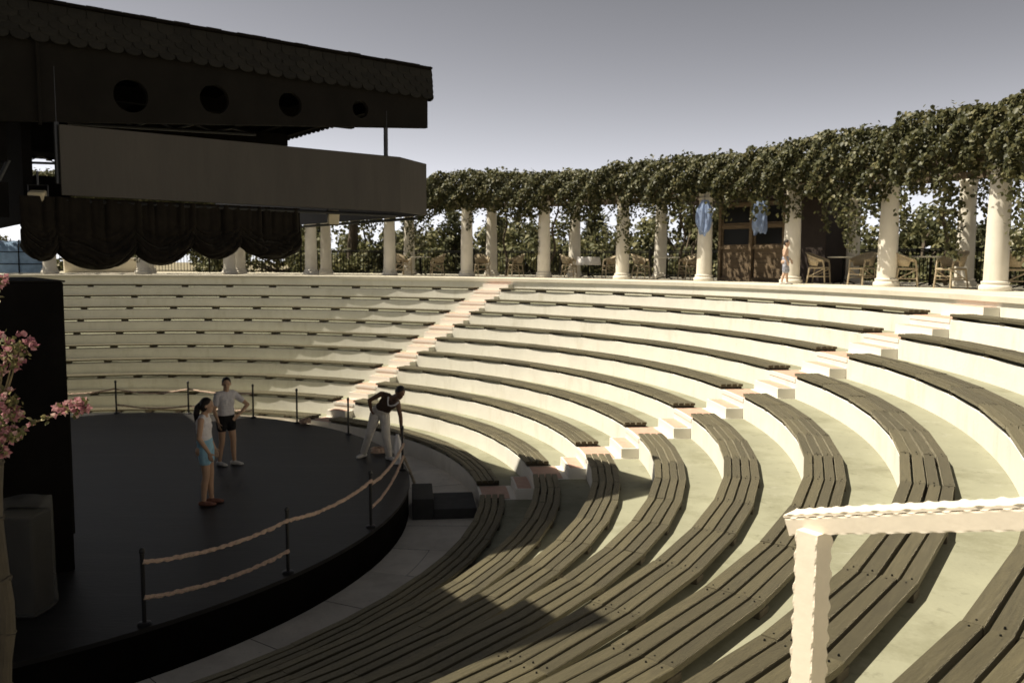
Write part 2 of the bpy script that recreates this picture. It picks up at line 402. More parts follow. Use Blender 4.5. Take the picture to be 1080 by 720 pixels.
# orchestra pavement of stone slabs
t = MB(); rnd = random.Random(3)
t.m = 1
n = 96
c0 = t.vert(P(0, 0, PAVE-0.012)); rim = [t.vert(P(R1+0.03, 2*pi*k/n, PAVE-0.012)) for k in range(n)]
for k in range(n): t.face((c0, rim[k], rim[(k+1) % n]))
t.m = 0
th = R_(-120)
while th < R_(250):
    w = R_(rnd.uniform(7.6, 10.2)); sub = 5
    split = rnd.random() < 0.35
    for (ra, rb) in (((7.0, 7.82), (7.83, R1+0.025)) if split else ((7.0, R1+0.025),)):
        dz = rnd.uniform(-0.002, 0.003); gap = 0.006/7.8
        for k in range(sub):
            a = th+gap+(w-2*gap)*k/sub; b = th+gap+(w-2*gap)*(k+1)/sub
            if k == 0: va = (t.vert(P(ra, a, PAVE+dz)), t.vert(P(rb, a, PAVE+dz)))
            vb = (t.vert(P(ra, b, PAVE+dz)), t.vert(P(rb, b, PAVE+dz)))
            t.face((va[0], va[1], vb[1], vb[0])); va = vb
    th += w
tag(t.build('pavement', ['slab', 'joint']), kind='structure')

# ------------------------------------------------------------------ benches
ORD = ['lowest', 'second', 'third', 'fourth', 'fifth', 'sixth', 'seventh', 'eighth', 'ninth', 'topmost']
sup = MB(); sup.box((0, 0, 0), (0.40, 0.15, 0.055), bev=0.004)
SUPM = sup.mesh('support', 'support')
def bench(i, f0, f1, label):
    rnd = random.Random(i*13+int(f0(10)*100))
    ri = R1+DEEP*i; zt = SEAT1+RISE*i; rm = ri+0.21
    a0, a1 = f0(rm), f1(rm)
    n = max(1, round((a1-a0)/R_(5.25))); js = [a0+(a1-a0)*k/n for k in range(n+1)]
    root = thing('curved_bench', label, 'bench', P(rm, (a0+a1)/2, zt-0.1), group='slatted benches on the curved tiers')
    mb = MB(); th = 0.045; c = 0.005
    for k in range(4):
        w = 0.0885; p0 = ri+k*0.1095; uo = rnd.uniform(0, 50)
        for s in range(n):
            ja, jb = js[s]+0.0012/rm, js[s+1]-0.0012/rm
            if s == 0: ja = f0(p0)
            if s == n-1: jb = f1(p0)
            if s == 0: ja += rnd.uniform(-.006, .012)/rm
            if s == n-1: jb += rnd.uniform(-.012, .006)/rm
            dza, dzb, dr = rnd.uniform(-.004, .004), rnd.uniform(-.004, .004), rnd.uniform(-.005, .005)
            uo = rnd.uniform(0, 90)
            rows = []
            NSUB = 1
            for (ja_, dz) in ((ja, dza), (jb, dzb)):
                q = p0+dr
                prof = [(q, zt-th+dz), (q, zt-c+dz), (q+c, zt+dz), (q+w-c, zt+dz), (q+w, zt-c+dz), (q+w, zt-th+dz)]
                rows.append([mb.vert(P(r_, ja_, z_)) for r_, z_ in prof])
            A, B = rows; L = (jb-ja)*p0
            vv = [0, .04, .046, .13, .136, .18, .28]
            for e in range(6):
                e2 = (e+1) % 6
                mb.face((A[e], B[e], B[e2], A[e2]), ((uo, k+vv[e]), (uo+L, k+vv[e]), (uo+L, k+vv[e+1]), (uo, k+vv[e+1])))
            mb.face(list(reversed(A)), [(uo, .1*e) for e in range(6)]); mb.face(B, [(uo, .1*e) for e in range(6)])
    if a1 < 0.2 and i > 3:            # two bolt heads through each plank at every support
        mb.m = 1
        for s, a in enumerate(js):
            a = a+(0.13/rm if s == 0 else -0.13/rm if s == n else 0)
            for k in range(4):
                for o_ in (-0.045, 0.045):
                    rr_ = ri+k*0.1095+0.045+rnd.uniform(-.008, .008); aa = a+o_/rm+rnd.uniform(-.006, .006)/rm
                    c_ = P(rr_, aa, zt); top = [mb.vert((c_.x+.005*cos(q_*pi/3), c_.y+.005*sin(q_*pi/3), zt+.007)) for q_ in range(6)]
                    low = [mb.vert((c_.x+.007*cos(q_*pi/3), c_.y+.007*sin(q_*pi/3), zt-.006)) for q_ in range(6)]
                    mb.face(top)
                    for q_ in range(6): mb.face((low[q_], low[(q_+1) % 6], top[(q_+1) % 6], top[q_]))
    mb.build('seat', ['plank', 'iron'], root)
    for s, a in enumerate(js):
        a = a+(0.13/rm if s == 0 else -0.13/rm if s == n else 0)
        o = bpy.data.objects.new('support', SUPM); COL.objects.link(o); o.parent = root
        o.location = P(rm+0.01, a, zt-0.0725)-root.location; o.rotation_euler = (0, 0, a)
for i in range(10):
    row = ORD[i]+(' row' if i else ' row nearest the stage')
    bench(i, lambda r: R_(-47.6)+0.02/r, edgeA, 'slatted wooden bench, %s, in the near section beside the white handrail' % row)
    bench(i, edgeB, edgeC, 'slatted wooden bench, %s, between the two stair aisles' % row)
    bench(i, edgeD, lambda r: R_(131), 'slatted wooden bench, %s, in the far section behind the stage' % row)

# ------------------------------------------------------------------ stair aisles
def sector(mb, r0, r1, f0, f1, z0, z1, n=4, inset=0.0):
    """solid block between two radii and two aisle edges"""
    top, bot = [], []
    for r in (r0, r1):
        a, b = f0(r)+inset/r, f1(r)-inset/r
        top.append([mb.vert(P(r, a+(b-a)*k/n, z1)) for k in range(n+1)])
        bot.append([mb.vert(P(r, a+(b-a)*k/n, z0)) for k in range(n+1)])
    for k in range(n):
        mb.face((top[0][k], top[1][k], top[1][k+1], top[0][k+1]))
        mb.face((bot[0][k+1], bot[0][k], top[0][k], top[0][k+1]))
        mb.face((bot[1][k], bot[1][k+1], top[1][k+1], top[1][k]))
        mb.face((bot[0][k], bot[0][k+1], bot[1][k+1], bot[1][k]))
    for e in (0, n):
        q = (bot[0][e], bot[1][e], top[1][e], top[0][e])
        mb.face(q if e == 0 else tuple(reversed(q)))
def aisle(f0, f1, label):
    root = thing('stair_aisle', label, 'stairs', P(12.5, f0(12.5), PAVE))
    for i in range(10):
        r = R1+DEEP*i+OV; zt = SEAT1+RISE*i-0.10
        st = MB(); sector(st, r-0.012, R1+DEEP*(i+1)+OV-0.003, f0, f1, zt-0.06, zt+0.006)
        rise = 0.415 if i == 9 else RISE
        sector(st, r+0.60, R1+DEEP*(i+1)+OV-0.003, f0, f1, zt+0.006, zt+rise/2+0.005, inset=0.02)
        so = st.build('step', 'riser', root)
        ti = MB(); sector(ti, r+0.03, r+0.50, f0, f1, zt+0.004, zt+0.016, inset=0.05)
        sector(ti, r+0.63, r+0.87, f0, f1, zt+rise/2, zt+rise/2+0.012, inset=0.07)
        ti.build('tile', 'pink', so)
aisle(edgeA, edgeB, 'pink tiled stair aisle with white blocks beside the near benches')
aisle(edgeC, edgeD, 'straight pale pink stair aisle running up behind the stage')

# ------------------------------------------------------------------ stage
SR = 7.27
root = thing('stage', 'round black stage platform with a dark worn floor', 'stage', (CX, CY, PAVE))
m = MB(); n = 120
c0 = m.vert((CX, CY, DECK)); rim = [m.vert(P(SR, 2*pi*k/n, DECK)) for k in range(n)]
for k in range(n): m.face((c0, rim[k], rim[(k+1) % n]))
lo = [m.vert(P(SR, 2*pi*k/n, DECK-0.05)) for k in range(n)]
for k in range(n): m.face((rim[k], lo[k], lo[(k+1) % n], rim[(k+1) % n]))
m.build('floor', 'deck', root)
m = MB()
a = [m.vert(P(SR-0.02, 2*pi*k/n, DECK-0.05)) for k in range(n)]; b = [m.vert(P(SR-0.02, 2*pi*k/n, PAVE-0.01)) for k in range(n)]
for k in range(n): m.face((a[k], b[k], b[(k+1) % n], a[(k+1) % n]))
m.build('skirt', 'black', root)
# two steps up to the stage
root = thing('stage_steps', 'two low dark steps leading from pavement up to stage', 'steps', P(7.8, R_(7.2), PAVE))
ax = (Vector((cos(R_(7.2)), sin(R_(7.2)), 0)), Vector((-sin(R_(7.2)), cos(R_(7.2)), 0)), Vector((0, 0, 1)))
for rc, w, h in ((7.49, 0.36, 0.36), (8.04, 0.73, 0.18)):
    m = MB(); m.box(P(rc, R_(7.2), PAVE+h/2), (w, 1.02, h), ax, bev=0.008); m.build('step', 'steptop', root)
# posts and ropes
def ringfront(px, r):       # crossing of the direction px with the ring, near side
    dx = (px-540)/FOC*1.020
    a = dx*dx+1; b = -2*(CX*dx+CY); c = CX*CX+CY*CY-r*r
    y = (-b-math.sqrt(max(b*b-4*a*c, 0)))/(2*a)
    return math.atan2(y-CY, dx*y-CX)
def ringback(px, r):
    p = ringpt(px, r, k=1.014); return math.atan2(p.y-CY, p.x-CX)
PR = 7.18
posts = [(ringfront(148, PR), 'first from the camera beside the black wing'), (ringfront(303, PR), 'at the near curve of the stage'),
         (ringfront(391.7, PR), 'in front of the bending man'), (R_(13.0), 'touched by the white towel'),
         (ringback(368, PR), 'just behind the bending man'), (ringback(314, PR), 'near the foot of the straight stairs'),
         (ringback(268, PR), 'right of the girl in the grey shirt'), (ringback(200, PR), 'behind the woman with the ponytail'),
         (ringback(124, PR), 'at the far left of the stage edge'), (ringback(40, PR), 'hidden behind the black wing')]
PT = []
pm = MB(); pm.lathe([(0.022, 0.03), (0.022, 0.76), (0.028, 0.765), (0.03, 0.785), (0.026, 0.81), (0.012, 0.825)], n=12)
PM1 = pm.mesh('pole', 'blackmetal')
pm = MB(); pm.lathe([(0.07, 0.0), (0.07, 0.02), (0.05, 0.03), (0.022, 0.034)], n=16); PM2 = pm.mesh('base_plate', 'blackmetal')
for a, d in posts:
    p = P(PR, a, DECK)
    r_ = thing('barrier_post', 'slim black barrier post '+d, 'post', p, group='black posts round the stage')
    for nm, me in (('pole', PM1), ('base_plate', PM2)):
        o = bpy.data.objects.new(nm, me); COL.objects.link(o); o.parent = r_
    PT.append(p)
def rope(p, q, sag, rad, label, group='ropes strung between the stage posts', m='rope', nn=40, swell=0.35):
    mb = MB(); rnd = random.Random(int(p[0]*1000)+int(q[0]*77)); pts, rr = [], []
    for k in range(nn+1):
        s = k/nn; v = Vector(p).lerp(Vector(q), s); v.z -= sag*4*s*(1-s)
        v += Vector((rnd.uniform(-1, 1), rnd.uniform(-1, 1), rnd.uniform(-1, 1)))*rad*0.25
        pts.append(v); rr.append(rad*(1+swell*rnd.uniform(-1, 1)))
    mb.tube(pts, rr, 8)
    for ph in (0, pi):                   # two strands laid round the core
        tw = []
        for k in range(nn*4+1):
            s = k/(nn*4); i = min(int(s*nn), nn-1); f = s*nn-i
            c = pts[i].lerp(pts[i+1], f); t = (pts[i+1]-pts[i]).normalized(); x = t.cross(Vector((0, 0, 1))).normalized(); y = t.cross(x)
            tw.append(c+(x*cos(s*nn*1.3+ph)+y*sin(s*nn*1.3+ph))*rad*0.75)
        mb.tube(tw, rad*0.5, 5)
    mb.smooth = False
    return tag(mb.build('barrier_rope', m), label, 'rope', group)
U = Vector((0, 0, 1))
def rp(i, h): 
    d = Vector((CX-PT[i].x, CY-PT[i].y, 0)).normalized()
    return PT[i]-d*0.02+U*h
rope(rp(0, .68), rp(1, .66), .09, .021, 'upper orange rope between the two nearest posts')
rope(rp(0, .30), rp(1, .28), .09, .021, 'lower orange rope between the two nearest posts')
rope(rp(1, .66), rp(2, .68), .09, .021, 'orange rope from the near curve post to the post before the man')
rope(rp(2, .64), rp(3, .48), .10, .021, 'upper orange rope ending at the towel post')
rope(rp(2, .30), rp(3, .26), .12, .019, 'lower orange rope ending at the towel post')
rope(rp(7, .62), rp(6, .60), .06, .017, 'upper orange rope behind the two women')
rope(rp(7, .20), rp(6, .18), .05, .017, 'lower orange rope behind the two women')
rope(rp(8, .60), rp(7, .62), .10, .017, 'upper orange rope at the far left of the stage')
rope(rp(8, .22), rp(7, .20), .08, .017, 'lower orange rope at the far left of the stage')
rope(rp(9, .60), rp(8, .62), .10, .017, 'short orange rope end beside the black wing')
e = rp(3, .26); rope(e, P(SR+0.22, R_(13.2), PAVE+0.03), -0.02, .022, 'frayed grey rope tail hanging off the stage edge by the towel post', m='oldrope', swell=.5)
# coils lying on the floor
def coil(c, r, label):
    mb = MB(); rnd = random.Random(int(c[0]*99)); pts = []
    for k in range(110):
        a = k*0.24; q = r*(0.75+0.25*rnd.random()); pts.append((c[0]+q*cos(a), c[1]+q*0.9*sin(a), c[2]+0.02+0.0009*k+rnd.uniform(0, .012)))
    mb.tube(pts, 0.017, 6); return tag(mb.build('rope_coil', 'rope'), label, 'rope', 'coils of rope on the stage')
coil((-2.62, 16.3, DECK), 0.16, 'brown rope coil on the stage behind the legs of the man')
q = PT[5]; coil((q.x+0.22, q.y-0.12, DECK), 0.13, 'rope coil at the foot of the post near the straight stairs')

# ------------------------------------------------------------------ stage building: canopy, fascia, curtain band, upper roof
u = Vector((cos(R_(38)), sin(R_(38)), 0)); v = Vector((-u.y, u.x, 0))
E1 = Vector((-1.213, 12.530, 0))
def Q(a, b, z): return E1+u*a+v*b+U*z
AX = (u, v, U)
building = thing('stage_building', 'dark stage building with a shingled canopy over the round stage', 'building', Q(-10, 5, PAVE))
LEN, DEP = 10.027, 11.8
# roof body
m = MB()
zt = 2.80
A = [Q(0, 0, zt), Q(0, DEP, zt), Q(-LEN, DEP, zt), Q(-LEN, 0, zt)]
Bm = [Q(-4, 4.5, zt+0.35), Q(-4, DEP-4.5, zt+0.35), Q(-LEN, DEP-4.5, zt+0.35), Q(-LEN, 4.5, zt+0.35)]
ia = [m.vert(x) for x in A]; ib = [m.vert(x) for x in Bm]
for k in range(4): m.face((ia[k], ia[(k+1) % 4], ib[(k+1) % 4], ib[k]))
m.face(ib)
C_ = [Q(-0.15, 0.15, 2.473), Q(-0.15, DEP-0.15, 2.473), Q(-LEN, DEP-0.15, 2.473), Q(-LEN, 0.15, 2.473)]
ic = [m.vert(x) for x in C_]
for k in range(4): m.face((ia[k], ic[k], ic[(k+1) % 4], ia[(k+1) % 4]))
m.face(list(reversed(ic)))
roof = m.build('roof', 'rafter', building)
# shingles on the sloping edge (near side and front)
def shingles(o, d, nrm, L, label=None):
    mb = MB(); W = 0.191; rows = 5; rnd = random.Random(int(L*10))
    for r_ in range(rows):
        z0 = 2.765-(r_+1)*0.075-0.017
        outw = 0.012+0.006*r_
        x = -(r_ % 2)*W/2
        while x < L:
            xa, xb = max(x, 0), min(x+W-0.006, L)
            if xb-xa > 0.03:
                c = (xa+xb)/2; hw = (xb-xa)/2; pts = []
                zz = z0+rnd.uniform(-.006, .006); lift = rnd.uniform(0, .004)
                for k in range(7):
                    a = pi*k/6; pts.append((c-hw*cos(a), zz+0.05-0.05*sin(a)))
                top = zz+0.18
                ids0 = [mb.vert(o+d*px_+nrm*(outw+lift+0.014)+U*pz) for px_, pz in pts]+[mb.vert(o+d*xb+nrm*outw*0.4+U*top), mb.vert(o+d*xa+nrm*outw*0.4+U*top)]
                ids1 = [mb.vert(o+d*px_+nrm*(outw+lift)+U*pz) for px_, pz in pts]+[mb.vert(o+d*xb+nrm*(outw*0.4-0.012)+U*top), mb.vert(o+d*xa+nrm*(outw*0.4-0.012)+U*top)]
                mb.face(ids0); mb.face(list(reversed(ids1)))
                for k in range(len(ids0)): mb.face((ids0[k], ids1[k], ids1[(k+1) % 9], ids0[(k+1) % 9]))
            x += W
    return mb
shingles(Q(0, 0, 0), -u, -v, LEN).build('shingle_edge', 'shingle', building)
shingles(Q(0, 0, 0), v, u, DEP).build('shingle_edge', 'shingle', building)
m = MB()
m.box(Q(-LEN/2-0.05, 0, 2.812), (LEN+0.06, 0.16, 0.03), AX, 0.004); m.build('ridge_cap', 'rafter', building)
# fascia board with round holes: a filled curve
cu = bpy.data.curves.new('fascia', 'CURVE'); cu.dimensions = '2D'; cu.fill_mode = 'BOTH'; cu.extrude = 0.04
def poly(pts):
    s = cu.splines.new('POLY'); s.points.add(len(pts)-1)
    for q_, p_ in zip(s.points, pts): q_.co = (p_[0], p_[1], 0, 1)
    s.use_cyclic_u = True
def fbot(x): return 1.977-0.088*min(x, 6.016)
poly([(0.02, 2.531), (LEN, 2.531), (LEN, fbot(LEN)), (6.016, fbot(6.016)), (0.02, 1.977)])
def along(px): # distance from E1 along the near edge of a picture direction
    dx = (px-540)/FOC*0.993
    return (dx*E1.y-E1.x)/(dx*u.y-u.x)
for px, py, dia in ((144, 106, 34), (231, 109, 30), (310, 113.6, 25), (383, 118, 18)):
    t_ = along(px); D = E1.y-u.y*t_; z_ = (276-py)/FOC*D; rr = dia/2/FOC*D*1.0
    poly([(t_+rr*cos(2*pi*k/28), z_+rr*sin(2*pi*k/28)) for k in range(28)])
co = bpy.data.objects.new('fascia_raw', cu); COL.objects.link(co)
dg = bpy.context.evaluated_depsgraph_get(); fm = bpy.data.meshes.new_from_object(co.evaluated_get(dg))
bpy.data.objects.remove(co)
mx = Matrix.Identity(4)
for r_ in range(3):
    mx[r_][0] = -u[r_]; mx[r_][1] = U[r_]; mx[r_][2] = -v[r_]; mx[r_][3] = (Q(0, 0.10, 0))[r_]-building.location[r_]
fm.transform(mx); fm.materials.clear(); fm.materials.append(M['fascia'])
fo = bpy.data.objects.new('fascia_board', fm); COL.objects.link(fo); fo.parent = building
# beam behind the holes, rafters and purlins under the roof
m = MB()
for k in range(18): m.box(Q(-0.42-k*0.544, DEP/2, 2.378), (0.09, DEP-0.5, 0.172), AX)
m.build('rafters', 'rafter', building)
m = MB()
for b_ in (1.6, 4.2, 6.8, 9.4): m.box(Q(-LEN/2-0.2, b_, 2.206), (LEN-0.5, 0.12, 0.2), AX)
m.build('purlins', 'rafter', building)
for b_ in (2.9, 6.0, 9.0):            # diagonal lattice girders under the roof
    m = MB(); m.tube([Q(-1.528, b_, 2.063), Q(-LEN, b_, 1.719)], 0.028, 6)
    for k in range(14): m.tube([Q(-1.623-k*0.592, b_, 2.063-0.024*k), Q(-1.910-k*0.592, b_, 2.120), Q(-2.196-k*0.592, b_, 2.044-0.024*k)], 0.014, 5)
    m.build('lattice_girder', 'blackmetal', building)
# curtain band: near side, cut corner, front, each a board
ZB, ZT = 0.731, 1.514
def board(p, q, z0, z1, th, name='curtain_band', mt='band'):
    d = (q-p); L = d.length; d.normalize(); nn_ = Vector((-d.y, d.x, 0))
    mb = MB(); mb.box((p+q)/2+nn_*(th/2)+U*((z0+z1)/2), (L, th, z1-z0), (d, nn_, U), 0.004)
    return mb.build(name, mt, building)
K0 = Q(-0.516, 0.02, 0); K1 = Vector((-1.335, 13.064, 0)); KL = Q(-4.899, 0.02, 0); KF = K1+v*9.5
def run(p, q, w=1.22):
    L = (q-p).length; n_ = max(1, round(L/w)); 
    for k in range(n_):
        a_ = p.lerp(q, k/n_); b_ = p.lerp(q, (k+1)/n_); d = (b_-a_).normalized()
        board(a_+d*0.0015, b_-d*0.0015, ZB, ZT, 0.05)
board(KL, K0, ZB, ZT, 0.05); board(K0+(K1-K0).normalized()*0.003, K1, ZB, ZT, 0.05); board(K1+v*0.003, KF, ZB, ZT, 0.05)
m = MB()
m.tube([KL+v*0.14+U*0.683, K0+v*0.10+U*0.683], 0.025, 6); m.tube([K1+v*0.1-u*0.12+U*0.683, KF-u*0.12+U*0.683], 0.025, 6)
m.build('curtain_rail', 'blackmetal', building)
for a_, b_ in ((-0.707, 0.09), (-4.918, 0.09)):
    m = MB(); m.tube([Q(a_, b_, 0.859), Q(a_, b_, 2.149)], 0.031, 10); m.build('hanging_post', 'blackmetal', building)
m = MB(); m.tube([Q(-along(47), 0.02, 1.490), Q(-along(47), 0.02, 2.502)], 0.02, 8); m.build('pipe', 'fascia', building)
# upstage black walls, lattice and the tall house behind, whose roof overhang shades the near rows
m = MB(); m.box(Q(-5.157, 5.35, 1.452), (0.10, 9.7, 2.006), AX); m.build('back_wall', 'black', building)
m = MB(); m.box(Q(-7.688, 0.30, 1.776), (4.6, 0.10, 1.375), AX); m.build('side_wall', 'black', building)
m = MB(); m.box(Q(-7.688, 0.32, 0.668), (4.6, 0.10, 0.382), AX); m.build('side_wall', 'black', building)
m = MB()
for k in range(7): m.tube([Q(-5.491-k*0.286, 0.3, 0.840), Q(-5.367-k*0.286, 0.3, 1.108)], 0.026, 6)
m.build('truss_strut', 'blackmetal', building)
for z0, z1 in ((0.430, 0.993), (1.270, 2.244)):
    m = MB(); m.box(Q(-4.899, 0.95, (z0+z1)/2), (0.439, 0.5, z1-z0), AX, 0.02); m.build('speaker_cabinet', 'black', building)
w_ = Vector((cos(R_(123)), sin(R_(123)), 0)); wn = Vector((w_.y, -w_.x, 0)); WX = (wn, w_, U)
FN = Vector((-3.555, 6.03, 0)); LW = 18.5
m = MB()
m.box(FN+w_*LW/2-wn*4.5+U*4.5, (9.0, LW, 0.3), WX, 0.02)
m.box(FN-wn*5.85-w_*1.2+U*4.5, (5.9, 2.39, 0.28), WX, 0.02)  # extra unseen slab, added to shade the lower bougainvillea trunk
m.build('upper_roof_with_shade_slab', 'rafter', building)
m = MB(); m.box(FN+w_*LW/2-wn*8.2, (0.3, LW-1, 8.7), WX); m.build('rear_wall', 'black', building)
# canopy lamps
def flood(p, d, label, s=1.0):
    r_ = thing('floodlight', label, 'lamp', p, group='small floodlights under the canopy')
    x = Vector((d[0], d[1], 0)).normalized(); y = Vector((-x.y, x.x, 0)); tilt = (x*0.93-U*0.36).normalized(); up = y.cross(tilt)*-1
    mb = MB(); mb.box(p, (0.10*s, 0.16*s, 0.20*s), (tilt, y, up), 0.012); mb.build('housing', 'flood', r_)
    mb = MB(); mb.tube([p+y*0.09*s, p+y*0.095*s+U*0.16*s, p-y*0.095*s+U*0.16*s, p-y*0.09*s], 0.008*s, 6)
    mb.tube([p+U*0.16*s, p+U*0.30*s], 0.012*s, 6); mb.build('bracket', 'blackmetal', r_)
flood(Q(-along(358), 0.20, 0.626), (0.4, -1), 'small pale floodlight hanging below the brown band right of the curtain', 0.95)
flood(Q(-along(45), 0.22, 0.668), (0.2, -1), 'grey floodlight at the left end of the dark curtain', 1.1)

# swagged curtain
def curtain():
    mb = MB(); mb.smooth = True
    a0, a1 = along(321), along(24)
    peaks = [a0, along(257), along(206), along(146), along(62), a1]
    NX, NZ = 520, 60; rows = []
    rnd = random.Random(5)
    def seg(a):
        for k in range(len(peaks)-1):
            if a <= peaks[k+1]+1e-6: return k, (a-peaks[k])/(peaks[k+1]-peaks[k])
        return len(peaks)-2, 1.0
    for i in range(NX+1):
        a = a0+(a1-a0)*i/NX; k, s = seg(a)
        deep = [0.172, 0.186, 0.206, 0.213, 0.138][k]; pk = [0.193, 0.222, 0.212, 0.117, 0.107, 0.165]
        pz = pk[k]+(pk[k+1]-pk[k])*s
        bell = (4*s*(1-s))**0.75
        zb = pz-deep*bell-0.0
        col = []
        for j in range(NZ+1):
            w = j/NZ; z = 0.716+(zb-0.716)*w
            # folds hang straight above and gather towards the tie points below
            f = (0.5+0.5*math.tanh((w-0.55)*7))
            sc = s-0.5
            ph = a*2*pi/0.135+0.9*sin(a*5.1)
            fold = 0.022*(sin(ph)+.5*sin(ph*1.73+a*3))*(1-0.75*f)*(0.6+0.4*sin(a*13))
            sw = 0.026*f*bell**0.4*(sin(w*40-7*bell+2.2*sin(a*7))+.6*sin(w*67+5*sin(a*11)+k*2))
            puff = 0.16*bell**0.6*math.exp(-((w-0.86)/0.16)**2)
            depth = 0.14-fold-sw-puff
            if w > 0.93: depth += (w-0.93)/0.07*0.10
            col.append(mb.vert(Q(a*-1, depth, z)))
        rows.append(col)
    for A_, B_ in zip(rows, rows[1:]):
        for j in range(NZ): mb.face((A_[j], A_[j+1], B_[j+1], B_[j]))
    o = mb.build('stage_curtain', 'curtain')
    so = o.modifiers.new('thick', 'SOLIDIFY'); so.thickness = 0.012
    return tag(o, 'dark swagged velvet curtain hanging gathered below the brown canopy band', 'curtain')
curtain()
# black wing on the stage
bc = Vector((-5.33, 9.93, 0))
root = thing('stage_wing', 'tall black stage wing wall at the left edge of the stage', 'stage wall', bc-u*1.7+v*1.2+U*DECK)
zt = -0.26
m = MB(); m.box(bc-u*1.75+v*1.2+U*((zt+DECK)/2), (3.5, 2.4, zt-DECK), AX, 0.01); m.build('panel', 'black', root)
m = MB(); m.box(bc-u*1.75+v*1.2+U*(zt+0.012), (3.54, 2.44, 0.02), AX, 0.004); m.build('top_board', 'fascia', root)
m = MB(); m.box(bc+u*0.012+v*0.05+U*(DECK+1.2), (0.02, 0.05, 1.5), AX); m.build('edge_trim', 'fascia', root)
m = MB(); m.box(bc-u*2.4+v*1.0+U*(zt+0.12), (1.6, 0.7, 0.18), AX, 0.02); m.box(bc-u*2.4+v*1.0+U*(zt+0.22), (1.3, 0.5, 0.02), AX, 0.004)
tag(m.build('equipment_case', 'black'), 'flat black equipment case lying on top of the black wing', 'case')
# speaker under a clear plastic sheet
pb = Vector((-5.27, 8.75, DECK))
root = thing('covered_speaker', 'black speaker box under a clear plastic sheet beside the flowering bush', 'speaker', pb)
m = MB(); m.box(pb+U*0.55, (0.46, 0.40, 1.06), bev=0.015); m.build('cabinet', 'black', root)
m = MB(); rnd = random.Random(2); m.smooth = True
prof = []
NXS, NZS = 44, 26; rows = []
for j in range(NZS+1):
    w = j/NZS; ring_ = []
    for k in range(NXS):
        a = 2*pi*k/NXS; ca, sa = cos(a), sin(a); sq = 1/max(abs(ca), abs(sa))
        fl = 1+0.05*sin(a*4+1)*w+0.03*sin(a*11+w*5)*w+0.10*w
        z_ = 1.20-1.18*w+(0.06 if w == 0 else 0)*0
        px_, py_ = ca*sq*0.25*fl, sa*sq*0.22*fl
        zz = z_+(0.035*sin(a*2)+0.02*sin(a*5))*(1-w)
        ring_.append(m.vert(pb+Vector((px_, py_, max(zz, 0.015)))))
    rows.append(ring_)
for A_, B_ in zip(rows, rows[1:]):
    for k in range(NXS): m.face((A_[k], A_[(k+1) % NXS], B_[(k+1) % NXS], B_[k]))
tp = m.vert(pb+Vector((0.03, 0.02, 1.28)))
for k in range(NXS): m.face((tp, rows[0][k], rows[0][(k+1) % NXS]))
m.build('plastic_sheet', 'clearsheet', root)

# ------------------------------------------------------------------ pergola
CTH = [R_(12.15+9.33*k) for k in range(-2, 13)]
RF, RB = 19.5, 22.3
pergola = thing('pergola', 'long curved pergola of white columns carrying dark beams round the terrace', 'pergola', P(21, R_(50), TERR))
def column(r, th):
    p = P(r, th, TERR); rnd = random.Random(int(th*1000+r)); 
    m = MB(); m.smooth = True
    m.lathe([(0.232, 0.20), (0.228, 0.8), (0.222, 1.3), (0.210, 1.9), (0.197, 2.50)], p, 28, cap=False)
    so = m.build('column', 'plaster', pergola)
    m = MB(); m.smooth = True
    m.lathe([(0.30, 0.0), (0.31, 0.03), (0.31, 0.09), (0.285, 0.12), (0.262, 0.13), (0.262, 0.15), (0.275, 0.165), (0.268, 0.195), (0.233, 0.205)], p, 28)
    m.build('base', 'plaster', so)
    m = MB(); m.smooth = True
    m.lathe([(0.196, 2.50), (0.210, 2.52), (0.210, 2.55), (0.200, 2.56), (0.203, 2.62), (0.226, 2.66), (0.226, 2.72)], p, 28)
    m.build('capital', 'plaster', so)
for k, th in enumerate(CTH):
    column(RF, th)
    if k != 5: column(RB, th+R_(0.5))
for r in (RF, RB):
    m = MB()
    for a, b in zip(CTH, CTH[1:]):
        p, q = P(r, a, TERR+2.82), P(r, b, TERR+2.82); d = (q-p).normalized(); nn_ = Vector((-d.y, d.x, 0))
        m.box((p+q)/2, ((q-p).length, 0.16, 0.20), (d, nn_, U))
    m.build('beam', 'beam', pergola)
m = MB(); a = CTH[0]
while a < CTH[-1]:
    p, q = P(RF-0.55, a, TERR+2.98), P(RB+0.55, a, TERR+2.98); d = (q-p).normalized(); nn_ = Vector((-d.y, d.x, 0))
    m.box((p+q)/2, ((q-p).length, 0.07, 0.12), (d, nn_, U)); a += R_(2.333)
m.build('rafters', 'beam', pergola)

